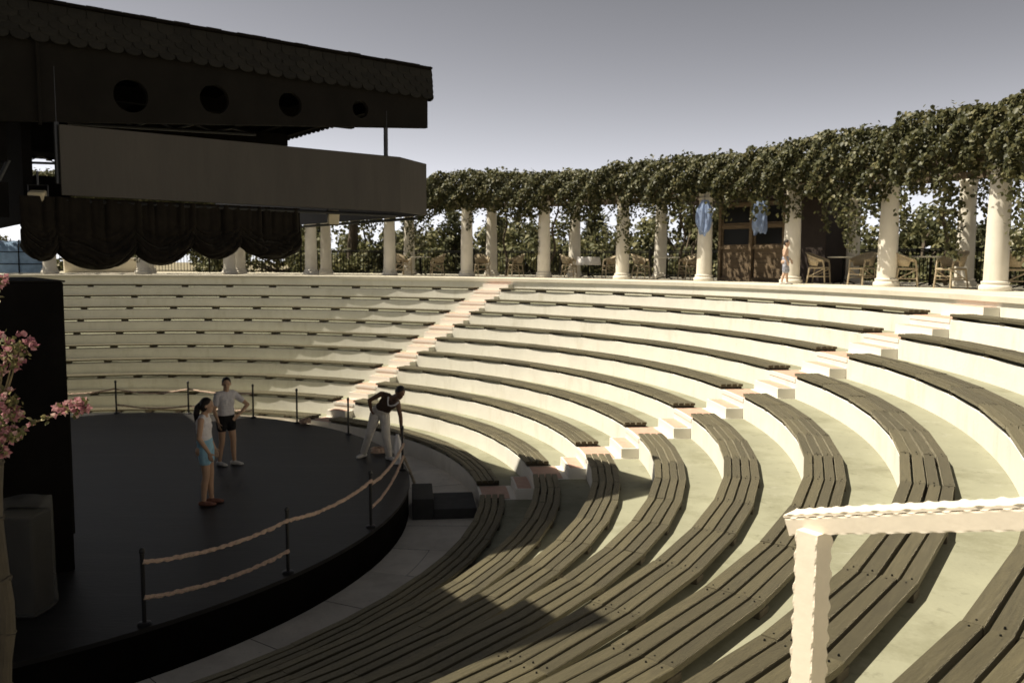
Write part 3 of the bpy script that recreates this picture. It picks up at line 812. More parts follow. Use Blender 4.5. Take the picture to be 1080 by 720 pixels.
# leaves: one five-cornered folded leaf per entry, built fast with numpy
def leaf_mesh(name, C, N, T, S, mtl, shape='leaf'):
    """C centres, N normals, T tips, S sizes -> mesh of leaf-shaped faces"""
    C, N, T = (np.asarray(q, dtype=np.float64) for q in (C, N, T)); S = np.asarray(S)[:, None]
    T = T-N*np.sum(T*N, 1, keepdims=True); T /= np.linalg.norm(T, axis=1, keepdims=True)+1e-9
    B = np.cross(N, T)
    if shape == 'leaf':
        loc = [(-.5, 0, 0), (-.22, .42, .10), (.12, .36, .09), (.55, 0, -.05), (.12, -.36, .09), (-.22, -.42, .10)]
        fcs = [(0, 1, 2, 3), (0, 3, 4, 5)]
    else:
        loc = [(-.5, 0, 0), (-.1, .14, .02), (.5, 0, 0), (-.1, -.14, .02)]; fcs = [(0, 1, 2, 3)]
    n, k = len(C), len(loc)
    V = np.empty((n, k, 3))
    for i, (a, b, c) in enumerate(loc): V[:, i] = C+T*(a*S)+B*(b*S)+N*(c*S)
    F = (np.arange(n)[:, None, None]*k+np.array(fcs)[None]).reshape(-1)
    me = bpy.data.meshes.new(name)
    nf = n*len(fcs)
    me.vertices.add(n*k); me.vertices.foreach_set('co', V.reshape(-1))
    me.loops.add(nf*4); me.loops.foreach_set('vertex_index', F.astype(np.int32))
    me.polygons.add(nf); me.polygons.foreach_set('loop_start', np.arange(nf, dtype=np.int32)*4)
    me.update(calc_edges=True); me.materials.append(M[mtl])
    return me
def unit(a): return a/(np.linalg.norm(a, axis=-1, keepdims=True)+1e-9)
rng = np.random.default_rng(11)
# climbing vine over the pergola
def vine():
    root = thing('climbing_vine', 'thick leafy vine covering the pergola roof with hanging strands', 'vine', P(21, R_(50), TERR))
    off = np.array(root.location)
    a0, a1 = R_(-8), R_(124)
    C, N, T, Sz = [], [], [], []
    # smooth random outlines along the arc
    ka = np.linspace(a0, a1, 400)
    def rough(amp, n, seed):
        g_ = np.random.default_rng(seed); pts = g_.normal(0, amp, n); return np.interp(ka, np.linspace(a0, a1, n), pts)
    topz = 3.30+rough(.10, 40, 1)+rough(.08, 130, 2)-0.12*np.exp(-((ka-R_(55))/R_(20))**2)
    botz = 1.80+rough(.17, 60, 3)+rough(.17, 170, 4)
    fr = 18.85+rough(.10, 60, 5)
    def add(c, n, t, s):
        C.append(c); N.append(n); T.append(t); Sz.append(s)
    def place(n, kind):
        th = rng.uniform(a0, a1, n); tz = np.interp(th, ka, topz); bz = np.interp(th, ka, botz); f = np.interp(th, ka, fr)
        # clumping: drop leaves by a cellular weight so that holes and tufts appear
        if kind == 'front':
            w = rng.beta(1.1, 1.0, n); z = bz+(tz-bz)*w; bulge = np.sin(np.pi*np.clip(w, 0, 1))
            r = f-0.28*bulge+np.abs(rng.normal(0, .22, n))+0.16*np.sin(th*95+z*3)*np.cos(z*5+th*41)
            rad = np.stack([np.cos(th), np.sin(th), 0*th], 1); nn_ = unit(-rad*0.8+np.array([0, 0, .5])+rng.normal(0, .55, (n, 3)))
        elif kind == 'top':
            r = rng.uniform(18.9, 23.3, n); z = tz+rng.normal(0, .075, n)-0.15*((r-21)/2.3)**2+0.10*np.sin(th*80)*np.sin(r*3)
            nn_ = unit(np.array([0, 0, 1.])+rng.normal(0, .6, (n, 3)))
        elif kind == 'under':
            r = rng.uniform(18.9, 23.3, n); z = rng.uniform(2.35, 3.0, n)
            nn_ = unit(rng.normal(0, 1, (n, 3)))
        else:  # back curtain
            r = 22.9+rng.normal(0, .25, n); z = bz+0.25+(tz-bz)*rng.uniform(0, 1, n)
            nn_ = unit(rng.normal(0, 1, (n, 3)))
        c = np.stack([CX+r*np.cos(th), CY+r*np.sin(th), z-0.0], 1)
        t = unit(np.array([0, 0, -1.])+rng.normal(0, .5, (n, 3)))
        add(c, nn_, t, rng.uniform(.07, .135, n))
    place(52000, 'front'); place(36000, 'top'); place(24000, 'under'); place(13000, 'back')
    # sprigs sticking up
    for _ in range(70):
        th = rng.uniform(a0, a1); z0 = np.interp(th, ka, topz); L = rng.uniform(.12, .36); r = rng.uniform(18.9, 21)
        k = int(L/.018); dirn = unit(np.array([rng.normal(0, .45), rng.normal(0, .45), 1.]))
        base = np.array([CX+r*cos(th), CY+r*sin(th), z0-.14]); s_ = np.linspace(0, L, k)[:, None]
        add(base+dirn*s_+rng.normal(0, .035, (k, 3)), unit(rng.normal(0, 1, (k, 3))), unit(rng.normal(0, 1, (k, 3))), rng.uniform(.07, .13, k))
    foliage = bpy.data.objects.new('foliage', leaf_mesh('foliage', np.concatenate(C)-off, np.concatenate(N), np.concatenate(T), np.concatenate(Sz), 'vineleaf'))
    COL.objects.link(foliage); foliage.parent = root
    # hanging strands, each a part
    for k in range(96):
        th = rng.uniform(R_(4), R_(48)) if k % 2 else rng.uniform(R_(40), R_(112)); r = rng.choice([18.75, 18.95, 19.3, 22.6]); L = rng.gamma(3.0, .25)+.18
        if abs(th-R_(37)) < R_(4) and r < 20 and L > .7: L = .7
        zt_ = np.interp(th, ka, botz)+.15; n = max(12, int(L*85)); s_ = np.linspace(0, 1, n)
        sway = rng.normal(0, .12); x = CX+r*np.cos(th)+sway*s_**2*L+rng.normal(0, .035, n); y = CY+r*np.sin(th)+rng.normal(0, .035, n); z = zt_-L*s_
        c = np.stack([x, y, z], 1)-off
        w = (.16*(1-s_)+.05); c[:, 0] += rng.normal(0, 1, n)*w*.7; c[:, 1] += rng.normal(0, 1, n)*w*.7
        o = bpy.data.objects.new('hanging_foliage', leaf_mesh('hanging_foliage', c, unit(rng.normal(0, 1, (n, 3))+np.array([-.4, -.5, .2])), unit(np.array([0, 0, -1.])+rng.normal(0, .5, (n, 3))), rng.uniform(.065, .12, n), 'vineleaf'))
        COL.objects.link(o); o.parent = root
    # twisted stems climbing some columns
    for th, r in ((CTH[3]+R_(1.2), 22.0), (CTH[4]+R_(1.6), 21.6), (CTH[6]-R_(2.2), 22.0), (CTH[7]+R_(2.5), 21.7), (CTH[8]-R_(1.5), 22.0), (CTH[2]+R_(3.0), 21.9), (CTH[9]+R_(2), 22.0), (CTH[5]+R_(5.4), 21.8)):
        pts = []; lean = rng.normal(0, .25)
        for j in range(14):
            z = TERR+j/13*3.2; pts.append(P(r+.10*sin(j*1.1+th*9), th+(lean*j/13+.06*sin(j*.9+th*30))/r, z))
        mb = MB(); mb.tube(pts, [.055-.0022*j for j in range(14)], 7); mb.build('stem', 'vinebark', root)
vine()

# ------------------------------------------------------------------ iron fence along the outer edge of the terrace
m = MB(); fence = thing('iron_fence', 'black iron railing along the outer edge of the terrace', 'fence', P(24.6, R_(50), TERR))
a = R_(-10)
while a < R_(128):
    m.box(P(24.6, a, TERR+0.52), (0.022, 0.022, 0.94), (Vector((cos(a), sin(a), 0)), Vector((-sin(a), cos(a), 0)), U)); a += 0.13/24.6
m.build('bars', 'iron', fence)
m = MB()
for z in (0.08, 0.96, 1.02):
    m.tube([P(24.6, R_(-10+1.5*k), TERR+z) for k in range(93)], 0.024, 6)
m.build('rail', 'iron', fence)
for k in range(15):
    m = MB(); th = CTH[0]+R_(9.33)*k+R_(4.6)
    m.box(P(24.6, th, TERR+0.56), (0.06, 0.06, 1.12), (Vector((cos(th), sin(th), 0)), Vector((-sin(th), cos(th), 0)), U), 0.004); m.build('post', 'iron', fence)

# ------------------------------------------------------------------ kiosk
pl, pr = ringpt(757, 20.95), ringpt(868, 20.95)
kx = (pr-pl).normalized(); ky = Vector((-kx.y, kx.x, 0)); KW = (pr-pl).length
kiosk = thing('kiosk', 'brown wooden kiosk with glazed double doors under the vine', 'kiosk', (pl+pr)/2)
KA = (kx, ky, U)
def K(x, y, z): return pl+kx*x+ky*y+U*z
DW = KW*0.66; KH = 2.46
m = MB()
m.box(K(KW/2, 0.62, KH/2), (KW, 1.1, KH), KA, 0.01)
m.build('wall', 'kioskdark', kiosk)
m = MB()
for x in (0.05, DW*0.5, DW-0.05): m.box(K(x, 0.03, KH/2), (0.11, 0.14, KH), KA, 0.008)
for z in (0.06, 1.05, 1.72, KH-0.05): m.box(K(DW/2, 0.04, z), (DW, 0.10, 0.10), KA, 0.006)
m.build('door_frame', 'kiosk', kiosk)
for s in (0, 1):
    x0 = 0.11+s*(DW*0.5); w = DW*0.5-0.16
    m = MB()
    for k in range(6): m.box(K(x0+w/2, 0.058, 0.18+k*0.15), (w, 0.03, 0.145), KA, 0.005)
    d = m.build('door', 'kiosk', kiosk)
    m = MB(); m.box(K(x0+w/2, 0.06, 1.39), (w-0.02, 0.02, 0.54), KA); m.box(K(x0+w/2, 0.06, 2.06), (w-0.02, 0.02, 0.56), KA); m.build('pane', 'glass', d)
    m = MB()
    for z in (1.12, 1.66, 1.80, 2.34): m.box(K(x0+w/2, 0.045, z), (w, 0.04, 0.045), KA)
    for x in (x0+0.02, x0+w-0.02): m.box(K(x, 0.043, 1.73), (0.05, 0.04, 1.27), KA)
    m.build('sash', 'kiosk', d)
m = MB(); m.box(K(DW+0.13, 0.0, KH/2), (0.09, 0.12, KH), KA, 0.006); m.build('corner_post', 'kiosk', kiosk)
m = MB()
m.box(K(KW/2-0.25, 0.25, KH+0.06), (KW+2.1, 1.7, 0.09), KA, 0.01); m.box(K(KW*0.36, -0.25, KH+0.20), (1.5, 0.8, 0.06), KA, 0.01); m.build('roof', 'kioskdark', kiosk)
# blue plastic bags tied over hanging lanterns
def bag(px, r, ztop, zbot, label):
    p = ringpt(px, r, 0); rnd = random.Random(px)
    root = thing('hanging_bag', label, 'plastic bag', (p.x, p.y, ztop), group='blue plastic bags hanging from the pergola')
    mb = MB(); mb.smooth = True; rows = []; n = 40; H = ztop-zbot
    n = 72; fc = Vector((p.x-CX, p.y-CY, 0)).normalized(); sd_ = Vector((-fc.y, fc.x, 0))
    for j in range(31):
        w = j/30; rad = 0.10+0.115*min(1, w*3.2)**0.7+0.02*sin(w*5+px)-0.05*max(0, (w-.75)/.25)**2
        row = []
        for k in range(n):
            a_ = 2*pi*k/n
            f_ = 1+(.10+.22*w)*sin(7*a_+px+1.3*sin(w*4))+.10*sin(13*a_-w*3)+.08*sin(3*a_+w*6)
            q_ = p+sd_*(rad*f_*cos(a_))+fc*(rad*.62*f_*sin(a_))
            row.append(mb.vert((q_.x, q_.y, ztop-H*w*(1+.09*sin(2*a_+px)+.06*sin(5*a_))+.0)))
        rows.append(row)
    for a, b in zip(rows, rows[1:]):
        for k in range(n): mb.face((a[k], b[k], b[(k+1) % n], a[(k+1) % n]))
    mb.face(list(reversed(rows[-1])))
    mb.build('bag', 'bluebag', root)
    mb = MB(); mb.tube([(p.x, p.y, ztop-0.03), (p.x, p.y, ztop+0.55)], 0.008, 5); mb.build('cord', 'iron', root)
bag(741, 19.05, 1.93, 0.98, 'blue plastic bag hanging in front of a white column')
bag(799, 20.2, 1.98, 1.02, 'blue plastic bag hanging before the kiosk doors')

# ------------------------------------------------------------------ rattan chairs and tables
def make_chair():
    c = thing('rattan_chair', 'x', 'chair', (0, 0, TERR), 0, 'rattan chairs on the terrace')   # faces +x
    m = MB(); m.box((0, 0, 0.44), (0.46, 0.48, 0.05), bev=0.02); m.build('seat', 'rattan', c, world=False)
    for sx, sy in ((1, 1), (1, -1), (-1, 1), (-1, -1)):
        m = MB(); m.tube([(sx*0.20, sy*0.22, 0.43), (sx*0.235-(0.03 if sx < 0 else 0), sy*0.245, 0.0)], [0.024, 0.02], 8); m.build('leg', 'rattan', c, world=False)
    m = MB()
    for q in (((0.21, 0.23, 0.20), (-0.23, 0.23, 0.20)), ((0.21, -0.23, 0.20), (-0.23, -0.23, 0.20)), ((-0.22, 0.23, 0.24), (-0.22, -0.23, 0.24)), ((0.21, 0.22, 0.28), (0.21, -0.22, 0.28)),
              ((0.22, 0.24, 0.43), (-0.2, 0.24, 0.20)), ((0.22, -0.24, 0.43), (-0.2, -0.24, 0.20))): m.tube(q, 0.014, 6)
    m.build('stretcher', 'rattan', c, world=False)
    # rounded back running into the arms
    m = MB(); m.smooth = True; n = 36; top, bot = [], []
    for k in range(n+1):
        a = R_(58)+R_(244)*k/n; w = 0.5-0.5*cos(a-0) ; w = (0.5-0.5*cos(a))**1.6
        h = 0.63+0.22*w; rr = 0.29+0.05*w
        top.append((rr*cos(a)*1.05, rr*sin(a), h)); bot.append((0.245*cos(a)*1.02, 0.25*sin(a), 0.45))
    low = [tuple(0.5*(t_[i]+b_[i]) for i in range(3)) if abs(t_[0]) < -9 else tuple(b_[i]+(t_[i]-b_[i])*(0.15 if t_[0] < 0.03 else 0.72) for i in range(3)) for t_, b_ in zip(top, bot)]
    va = [m.vert(p) for p in top]; vb = [m.vert(p) for p in low]
    for k in range(n): m.face((va[k], vb[k], vb[k+1], va[k+1]))
    b = m.build('backrest', 'rattan', c, world=False)
    so = b.modifiers.new('t', 'SOLIDIFY'); so.thickness = 0.018
    m = MB(); m.tube([(0.20, 0.24, 0.45)]+[top[0]]+top[1:-1]+[top[-1]]+[(0.20, -0.24, 0.45)], 0.022, 8); m.build('arm_rim', 'rattan', c, world=False)
    return c
def face(p, q): return math.atan2(q[1]-p[1], q[0]-p[0])
def make_table():
    c = thing('cafe_table', 'x', 'table', (0, 0, TERR), 0, 'round pale tables on the terrace')
    m = MB(); m.lathe([(0.40, 0.715), (0.42, 0.72), (0.42, 0.745), (0.40, 0.75)], n=32); m.build('table_top', 'tabletop', c, world=False)
    m = MB(); m.lathe([(0.03, 0.03), (0.03, 0.715)], n=12); m.build('pedestal', 'iron', c, world=False)
    m = MB()
    for k in range(3):
        a = 2*pi*k/3; m.tube([(0, 0, 0.12), (0.2*cos(a), 0.2*sin(a), 0.06), (0.33*cos(a), 0.33*sin(a), 0.015)], 0.02, 6)
    m.build('foot', 'iron', c, world=False)
    return c
chair0 = make_chair(); table0 = make_table(); ucount = {'c': 0, 't': 0}
def put_chair(px, r, rot, label):
    p = ringpt(px, r)
    if ucount['c'] == 0: chair0.location = p; chair0.rotation_euler = (0, 0, rot); chair0['label'] = label
    else: dup(chair0, p, rot, label)
    ucount['c'] += 1
def put_table(px, r, label):
    p = ringpt(px, r)
    if ucount['t'] == 0: table0.location = p; table0['label'] = label
    else: dup(table0, p, 0.3*ucount['t'], label)
    ucount['t'] += 1
put_chair(864, 20.0, R_(-38), 'rattan chair just right of the kiosk, left of its table')
put_chair(909, 20.0, R_(205), 'rattan chair left of the second column from the right, right of its table')
put_chair(957, 19.9, R_(-25), 'rattan chair with rounded sunlit back right of the second column from the right')
put_chair(1003, 19.9, R_(196), 'high sided rattan chair turned left before the rightmost column')
put_chair(1075, 20.1, R_(-30), 'dim rattan chair cut by the right edge right of the rightmost column')
put_table(889, 20.6, 'round pale table between two rattan chairs right of the kiosk')
put_table(981, 20.5, 'round pale table between the two rightmost white columns')
put_table(1082, 20.9, 'round pale table cut by the right edge of the view')
put_table(703, 20.6, 'round pale table left of the column with the blue bag')
put_chair(676, 21.0, R_(-30), 'shaded rattan chair left of the table by the blue bag column')
put_chair(725, 21.2, R_(200), 'shaded rattan chair right of the table by the blue bag column')
put_chair(643, 21.2, R_(190), 'shaded rattan chair just left of the fourth column from the kiosk')
put_chair(600, 21.4, R_(-20), 'shaded rattan chair left of the table with the white cloth')
put_table(620, 21.6, 'round pale table under a short white cloth')
put_chair(543, 21.2, R_(200), 'shaded rattan chair fourth from the canopy end, turned left')
put_chair(508, 21.2, R_(-70), 'shaded rattan chair third from the canopy end, facing the seats')
put_chair(460, 21.2, R_(195), 'shaded rattan chair right of the canopy end')
put_chair(425, 21.3, R_(-35), 'shaded rattan chair partly under the canopy end')
put_table(443, 21.5, 'round pale table between the two leftmost chairs')
cl = MB(); tp_ = ringpt(620, 21.6); cl.smooth = True
rows = []
for j, (rr, z) in enumerate(((0.02, .757), (0.43, .757), (0.435, .74), (0.445, .60), (0.46, .46))):
    rows.append([cl.vert((tp_.x+rr*(1+(.05*sin(k*1.26) if j > 2 else 0))*cos(2*pi*k/40), tp_.y+rr*(1+(.05*sin(k*1.26) if j > 2 else 0))*sin(2*pi*k/40), TERR+z)) for k in range(40)])
for a, b in zip(rows, rows[1:]):
    for k in range(40): cl.face((a[k], b[k], b[(k+1) % 40], a[(k+1) % 40]))
cl.face(rows[0])
o = cl.build('tablecloth', 'cloth'); so = o.modifiers.new('t', 'SOLIDIFY'); so.thickness = 0.004; so.offset = 1
tag(o, 'short white cloth draped over a table behind the pergola columns', 'tablecloth')

# ------------------------------------------------------------------ far left: whitewashed wall, blue covered booth; far right: low house
a_, b_ = ringpt(66, 23.0), ringpt(152, 23.6)
wl = thing('low_wall', 'low whitewashed wall beyond the terrace below the curtain', 'wall', (a_+b_)/2)
d = (b_-a_).normalized(); m = MB(); m.box((a_+b_)/2+U*0.28, ((b_-a_).length, 0.3, 0.56), (d, Vector((-d.y, d.x, 0)), U), 0.03); m.build('wall_body', 'stucco', wl)
m = MB(); m.box((a_+b_)/2+U*0.60, ((b_-a_).length+.06, 0.40, 0.07), (d, Vector((-d.y, d.x, 0)), U), 0.01); m.build('coping', 'riser', wl)
p = ringpt(8, 21.2); bt = thing('covered_booth', 'rounded booth wrapped in pale blue plastic at the left edge', 'booth', p)
rot = R_(28); bx = Vector((cos(rot), sin(rot), 0)); by = Vector((-sin(rot), cos(rot), 0))
m = MB(); m.smooth = True; rows = []
for i in range(13):
    s = -1+2*i/12; row = []
    for j in range(17):
        a = pi*j/16; rr = 1+0.02*sin(i*2.1+j*1.3)
        row.append(m.vert(p+bx*(s*1.25*(1-.0*abs(s)))+by*(0.8*cos(a)*rr)+U*(max(0, (0.30+0.92*sin(a)**0.6)*rr if 0 < j < 16 else 0.02))))
    rows.append(row)
for A_, B_ in zip(rows, rows[1:]):
    for j in range(16): m.face((A_[j], A_[j+1], B_[j+1], B_[j]))
m.face(rows[0]); m.face(list(reversed(rows[-1])))
m.build('plastic_cover', 'bluesheet', bt)
for s in (-1.0, -0.35, 0.3, 0.95):
    m = MB(); m.tube([p+bx*(s*1.25)+by*(0.82*cos(pi*j/16))+U*(0.02+(0.32+0.92*sin(pi*j/16)**0.6 if 0 < j < 16 else 0)) for j in range(17)], 0.022, 6); m.build('hoop', 'iron', bt)
m = MB()
for z in (0.35, 0.8): m.tube([p+bx*-1.3-by*0.84+U*z, p+bx*1.3-by*0.84+U*z], 0.02, 6)
m.build('bar', 'iron', bt)
hp = Vector((29.5, 46.0, -4.46)); hs = thing('low_house', 'low beige house with a pale hipped roof beyond the terrace at right', 'house', hp)
m = MB(); m.box(hp+U*2.6, (9, 7, 5.2), bev=0.05); m.build('wall', 'wallbeige', hs)
m = MB()
for k in range(5): m.box(hp+Vector((-3.4+1.7*k, -3.52, 4.3)), (0.9, 0.08, 1.1))
m.build('window', 'glass', hs)
m = MB(); q = [hp+Vector((x*5.2, y*4.2, 5.2)) for x, y in ((-1, -1), (1, -1), (1, 1), (-1, 1))]; tpz = [hp+Vector((-2.6, 0, 6.5)), hp+Vector((2.6, 0, 6.5))]
i4 = [m.vert(x) for x in q]; i2 = [m.vert(x) for x in tpz]
m.face((i4[0], i4[1], i2[1], i2[0])); m.face((i4[2], i4[3], i2[0], i2[1])); m.face((i4[1], i4[2], i2[1])); m.face((i4[3], i4[0], i2[0])); m.face(list(reversed(i4)))
m.build('roof', 'roofbeige', hs)

# ------------------------------------------------------------------ trees beyond the fence
def make_tree(kind, seed):
    g_ = np.random.default_rng(seed)
    names = {'broad': ('broadleaf_tree', 'tree'), 'pine': ('conifer_tree', 'tree'), 'bush': ('bushy_shrub', 'shrub')}
    root = thing(names[kind][0], 'x', names[kind][1], (0, 0, 0), 0, {'broad': 'broadleaf trees beyond the fence', 'pine': 'conifers beyond the fence', 'bush': 'shrubs beyond the fence'}[kind])
    mb = MB(); C, N, T, Sz = [], [], [], []
    def clump(c, r, n, s):
        d_ = unit(g_.normal(0, 1, (n, 3))); rr = r*g_.uniform(.35, 1.0, (n, 1))**.6
        C.append(np.array(c)+d_*rr*np.array([1, 1, .8])); N.append(unit(d_+g_.normal(0, .6, (n, 3))+np.array([0, 0, .3]))); T.append(unit(g_.normal(0, 1, (n, 3)))); Sz.append(g_.uniform(.6, 1.25, n)*s)
    if kind == 'broad':
        mb.tube([(0, 0, 0), (.1, .05, 1.5), (.05, .1, 3.0), (.0, .0, 4.6)], [.2, .16, .12, .06], 9)
        for k in range(26):
            a = g_.uniform(0, 2*pi); z = g_.uniform(2.4, 6.1); R = 1.9*math.sqrt(max(.1, 1-((z-4.2)/2.3)**2))*g_.uniform(.45, 1.05)
            e_ = (R*cos(a), R*sin(a), z); mb.tube([(0.03, 0.05, min(z-.6, 4.3)), (e_[0]*.5, e_[1]*.5, z-.35), e_], [.06, .04, .012], 5)
            clump(e_, g_.uniform(.45, .85), int(g_.uniform(80, 150)), .19)
    elif kind == 'pine':
        mb.tube([(0, 0, 0), (.05, 0, 3), (0, .05, 6.9)], [.19, .12, .02], 9)
        for k in range(58):
            z = 2.0+4.8*(k/58)**.85; L = (1.75*(1-(z-2)/5.2)+.18)*g_.uniform(.7, 1.1); a = k*2.4+g_.uniform(-.3, .3)
            e_ = np.array([L*cos(a), L*sin(a), z+.28*L]); b0 = np.array([0, 0, z])
            mb.tube([b0, (b0+e_)/2+np.array([0, 0, -.05]), e_], [.035, .02, .008], 4)
            n = int(50*L+18); s_ = g_.uniform(.2, 1.05, (n, 1)); c = b0+(e_-b0)*s_+g_.normal(0, .10+.0, (n, 3))
            dr = unit((e_-b0)[None]+g_.normal(0, .5, (n, 3))*L)
            C.append(c); N.append(unit(g_.normal(0, 1, (n, 3)))); T.append(dr); Sz.append(g_.uniform(.22, .42, n))
    else:
        for k in range(9):
            a = g_.uniform(0, 2*pi); R = g_.uniform(.1, .8); z = g_.uniform(1.5, 3.9); mb.tube([(0, 0, 0), (R*.4*cos(a), R*.4*sin(a), z*.5), (R*cos(a), R*sin(a), z)], [.06, .04, .012], 5)
        for k in range(26):
            a = g_.uniform(0, 2*pi); z = g_.uniform(.8, 4.3); R = 1.25*math.sqrt(max(.1, 1-((z-2.3)/2.4)**2))*g_.uniform(.4, 1)
            clump((R*cos(a), R*sin(a), z), g_.uniform(.4, .7), 95, .17)
    mb.build('trunk', 'bark', root, world=False)
    cr = bpy.data.objects.new('crown', leaf_mesh('crown', np.concatenate(C), np.concatenate(N), np.concatenate(T), np.concatenate(Sz), 'needle' if kind == 'pine' else 'treeleaf', 'needle' if kind == 'pine' else 'leaf'))
    COL.objects.link(cr); cr.parent = root
    return root
protos = {k: [make_tree(k, s) for s in ss] for k, ss in (('broad', (3, 8)), ('pine', (4, 9)), ('bush', (5, 6)))}
used = {k: 0 for k in protos}
GAPN = ['beyond the fence right of the rightmost column', 'beyond the fence between the two rightmost columns', 'between the kiosk and the second column from the right', 'just behind the kiosk',
        'behind the column with the blue bag', 'left of the blue bag column', 'between the fourth and fifth columns left of the kiosk',
        'behind the middle of the pergola', 'right of the canopy end', 'under the canopy end', 'behind the right half of the curtain', 'behind the middle of the curtain', 'behind the left half of the curtain', 'at the far left']
KN = {'broad': 'broad leafy green tree', 'pine': 'dark pointed conifer', 'bush': 'dense tall shrub'}
SZ = ['', 'taller ', 'smaller ']
def put_tree(kind, r, th, sc, label):
    k = used[kind]; used[kind] += 1; pr_ = protos[kind]; p = P(r, th, -4.46); rot = random.uniform(0, 6.28)
    if k < len(pr_):
        t_ = pr_[k]; t_.location = p; t_.rotation_euler = (0, 0, rot); t_.scale = (sc, sc, sc); t_['label'] = label
    else: dup(pr_[k % len(pr_)], p, rot, label, (sc, sc, sc))
rt = random.Random(21)
for gi in range(14):
    base = 12.15+9.33*(gi-1)+1.2
    lst = [('bush', 26.6, 0.15, 1.12), ('bush', 26.9, 0.65, 1.2), ('broad', 29.0, 0.38, 1.02), ('pine', 28.6, 0.02, .88), ('pine', 31.5, 0.62, .97), ('broad', 32.0, 0.88, 1.12)]
    if gi % 2: lst.pop(1)
    if gi in (10, 11, 12): lst = [('bush', 27.5, 0.3, 1.1), ('broad', 31, 0.6, 1.0)]
    seen = {}
    for kind, r, f, sc in lst:
        k = seen.get(kind, 0); seen[kind] = k+1
        adj = {'bush': ('', 'lighter '), 'broad': ('nearer ', 'farther '), 'pine': ('shorter ', 'taller ')}[kind][k]
        sc *= rt.uniform(.90, 1.08)
        if kind == 'pine' and gi in (5, 8): sc *= 1.08
        put_tree(kind, r+rt.uniform(-.5, .8), R_(base+9.33*f+rt.uniform(-1, 1)), sc, (adj+KN[kind]+' '+GAPN[gi]))
# straight bare trunk seen under the canopy end
p = ringpt(371, 28.0, -4.46); root = thing('tall_pine', 'tall tree with a thick bare dark trunk under the canopy end', 'tree', p)
m = MB(); m.tube([p, p+Vector((.05, 0, 2.5)), p+Vector((.0, 0, 5)), p+Vector((.15, 0, 7.3))], [.34, .30, .27, .18], 12); m.build('trunk', 'bark', root)
C = []; 
for k in range(16):
    c = np.array([rng.uniform(-.9, .9), rng.uniform(-.9, .9), rng.uniform(6.9, 7.9)]); C.append(c+rng.normal(0, .3, (60, 3)))
C = np.concatenate(C); cr = bpy.data.objects.new('crown', leaf_mesh('crown', C, unit(rng.normal(0, 1, C.shape)), unit(rng.normal(0, 1, C.shape)), rng.uniform(.25, .4, len(C)), 'needle', 'needle')); COL.objects.link(cr); cr.parent = root

# ------------------------------------------------------------------ foreground handrail
rl = [Vector((0.802, 2.315, -0.731)), Vector((1.67, 0.92, -0.235))]
root = thing('handrail', 'rough hewn white timber handrail in the foreground', 'handrail', (0.80, 2.23, -1.60))
def hewn(p, q, w, h, n, seed, side, wav=0.004, top=False):
    mb = MB(); rnd = random.Random(seed); d = (q-p).normalized(); y = side-d*side.dot(d); y.normalize(); z = d.cross(y)*-1 if d.cross(y).z < 0 else d.cross(y)
    if z.length < .5: z = U
    rows = []; ph = rnd.uniform(0, 6); SUBW = 4
    prof = [(-1, -1), (-.82, -1), (.82, -1), (1, -1), (1, -.84), (1, .84), (1, 1), (.82, 1), (-.82, 1), (-1, 1), (-1, .84), (-1, -.84)]
    for k in range(n+1):
        c = p.lerp(q, k/n); row = []; L = (q-p).length*k/n
        for i, (a, b) in enumerate(prof):
            corner = abs(a) == 1 and abs(b) == 1
            jw = wav*(1.5 if corner else .06)*(sin(L*138+i*.9+ph)+.6*sin(L*71+i*2.7+ph*2)+rnd.uniform(-.1, .1))
            row.append(mb.vert(c+y*(a*w/2*(.985 if corner else 1)+(jw if abs(a) == 1 else 0)*(1 if a > 0 else -1)*.9)+z*(b*h/2+(jw if abs(b) == 1 else 0)*(1 if b > 0 else -1)*.8)))
        rows.append(row)
    K_ = len(prof)
    for A_, B_ in zip(rows, rows[1:]):
        for i in range(K_): mb.face((A_[i], B_[i], B_[(i+1) % K_], A_[(i+1) % K_]))
    mb.face(rows[0]); mb.face(list(reversed(rows[-1])))
    return mb
hx = Vector((0.533, 0.846, 0)).normalized()    # sideways to the rail
dr = (rl[1]-rl[0]).normalized()
def hb(p, q, w, h, n, seed, wav):
    mb = hewn(p, q, w, h, n, seed, hx, wav); return mb
hb(rl[0], rl[1], 0.056, 0.047, 190, 4, 0.0006).build('rail', 'whitewood', root)
up_ = Vector((0, 0, 1)); up_ = (up_-dr*up_.dot(dr)).normalized()
hb(rl[0]+up_*0.0305-dr*0.004, rl[1]+up_*0.0305, 0.061, 0.008, 240, 9, 0.0017).build('cap_board', 'whitewood', root)
for kk in (0.135, 2.35):
    c = Vector((0.785+0.333*kk, 2.30-0.53*kk, 0)); top = -0.722+0.19*kk-0.034; base = SEAT1+RISE*(7 if kk < 1 else 8)-0.10
    px_ = Vector((0.80, 0.60, 0)).normalized()
    hewn(Vector((c.x, c.y, base)), Vector((c.x, c.y, top+0.01)), 0.072, 0.066, 90, int(kk*10)+3, px_, 0.0016).build('post', 'whitewood', root)

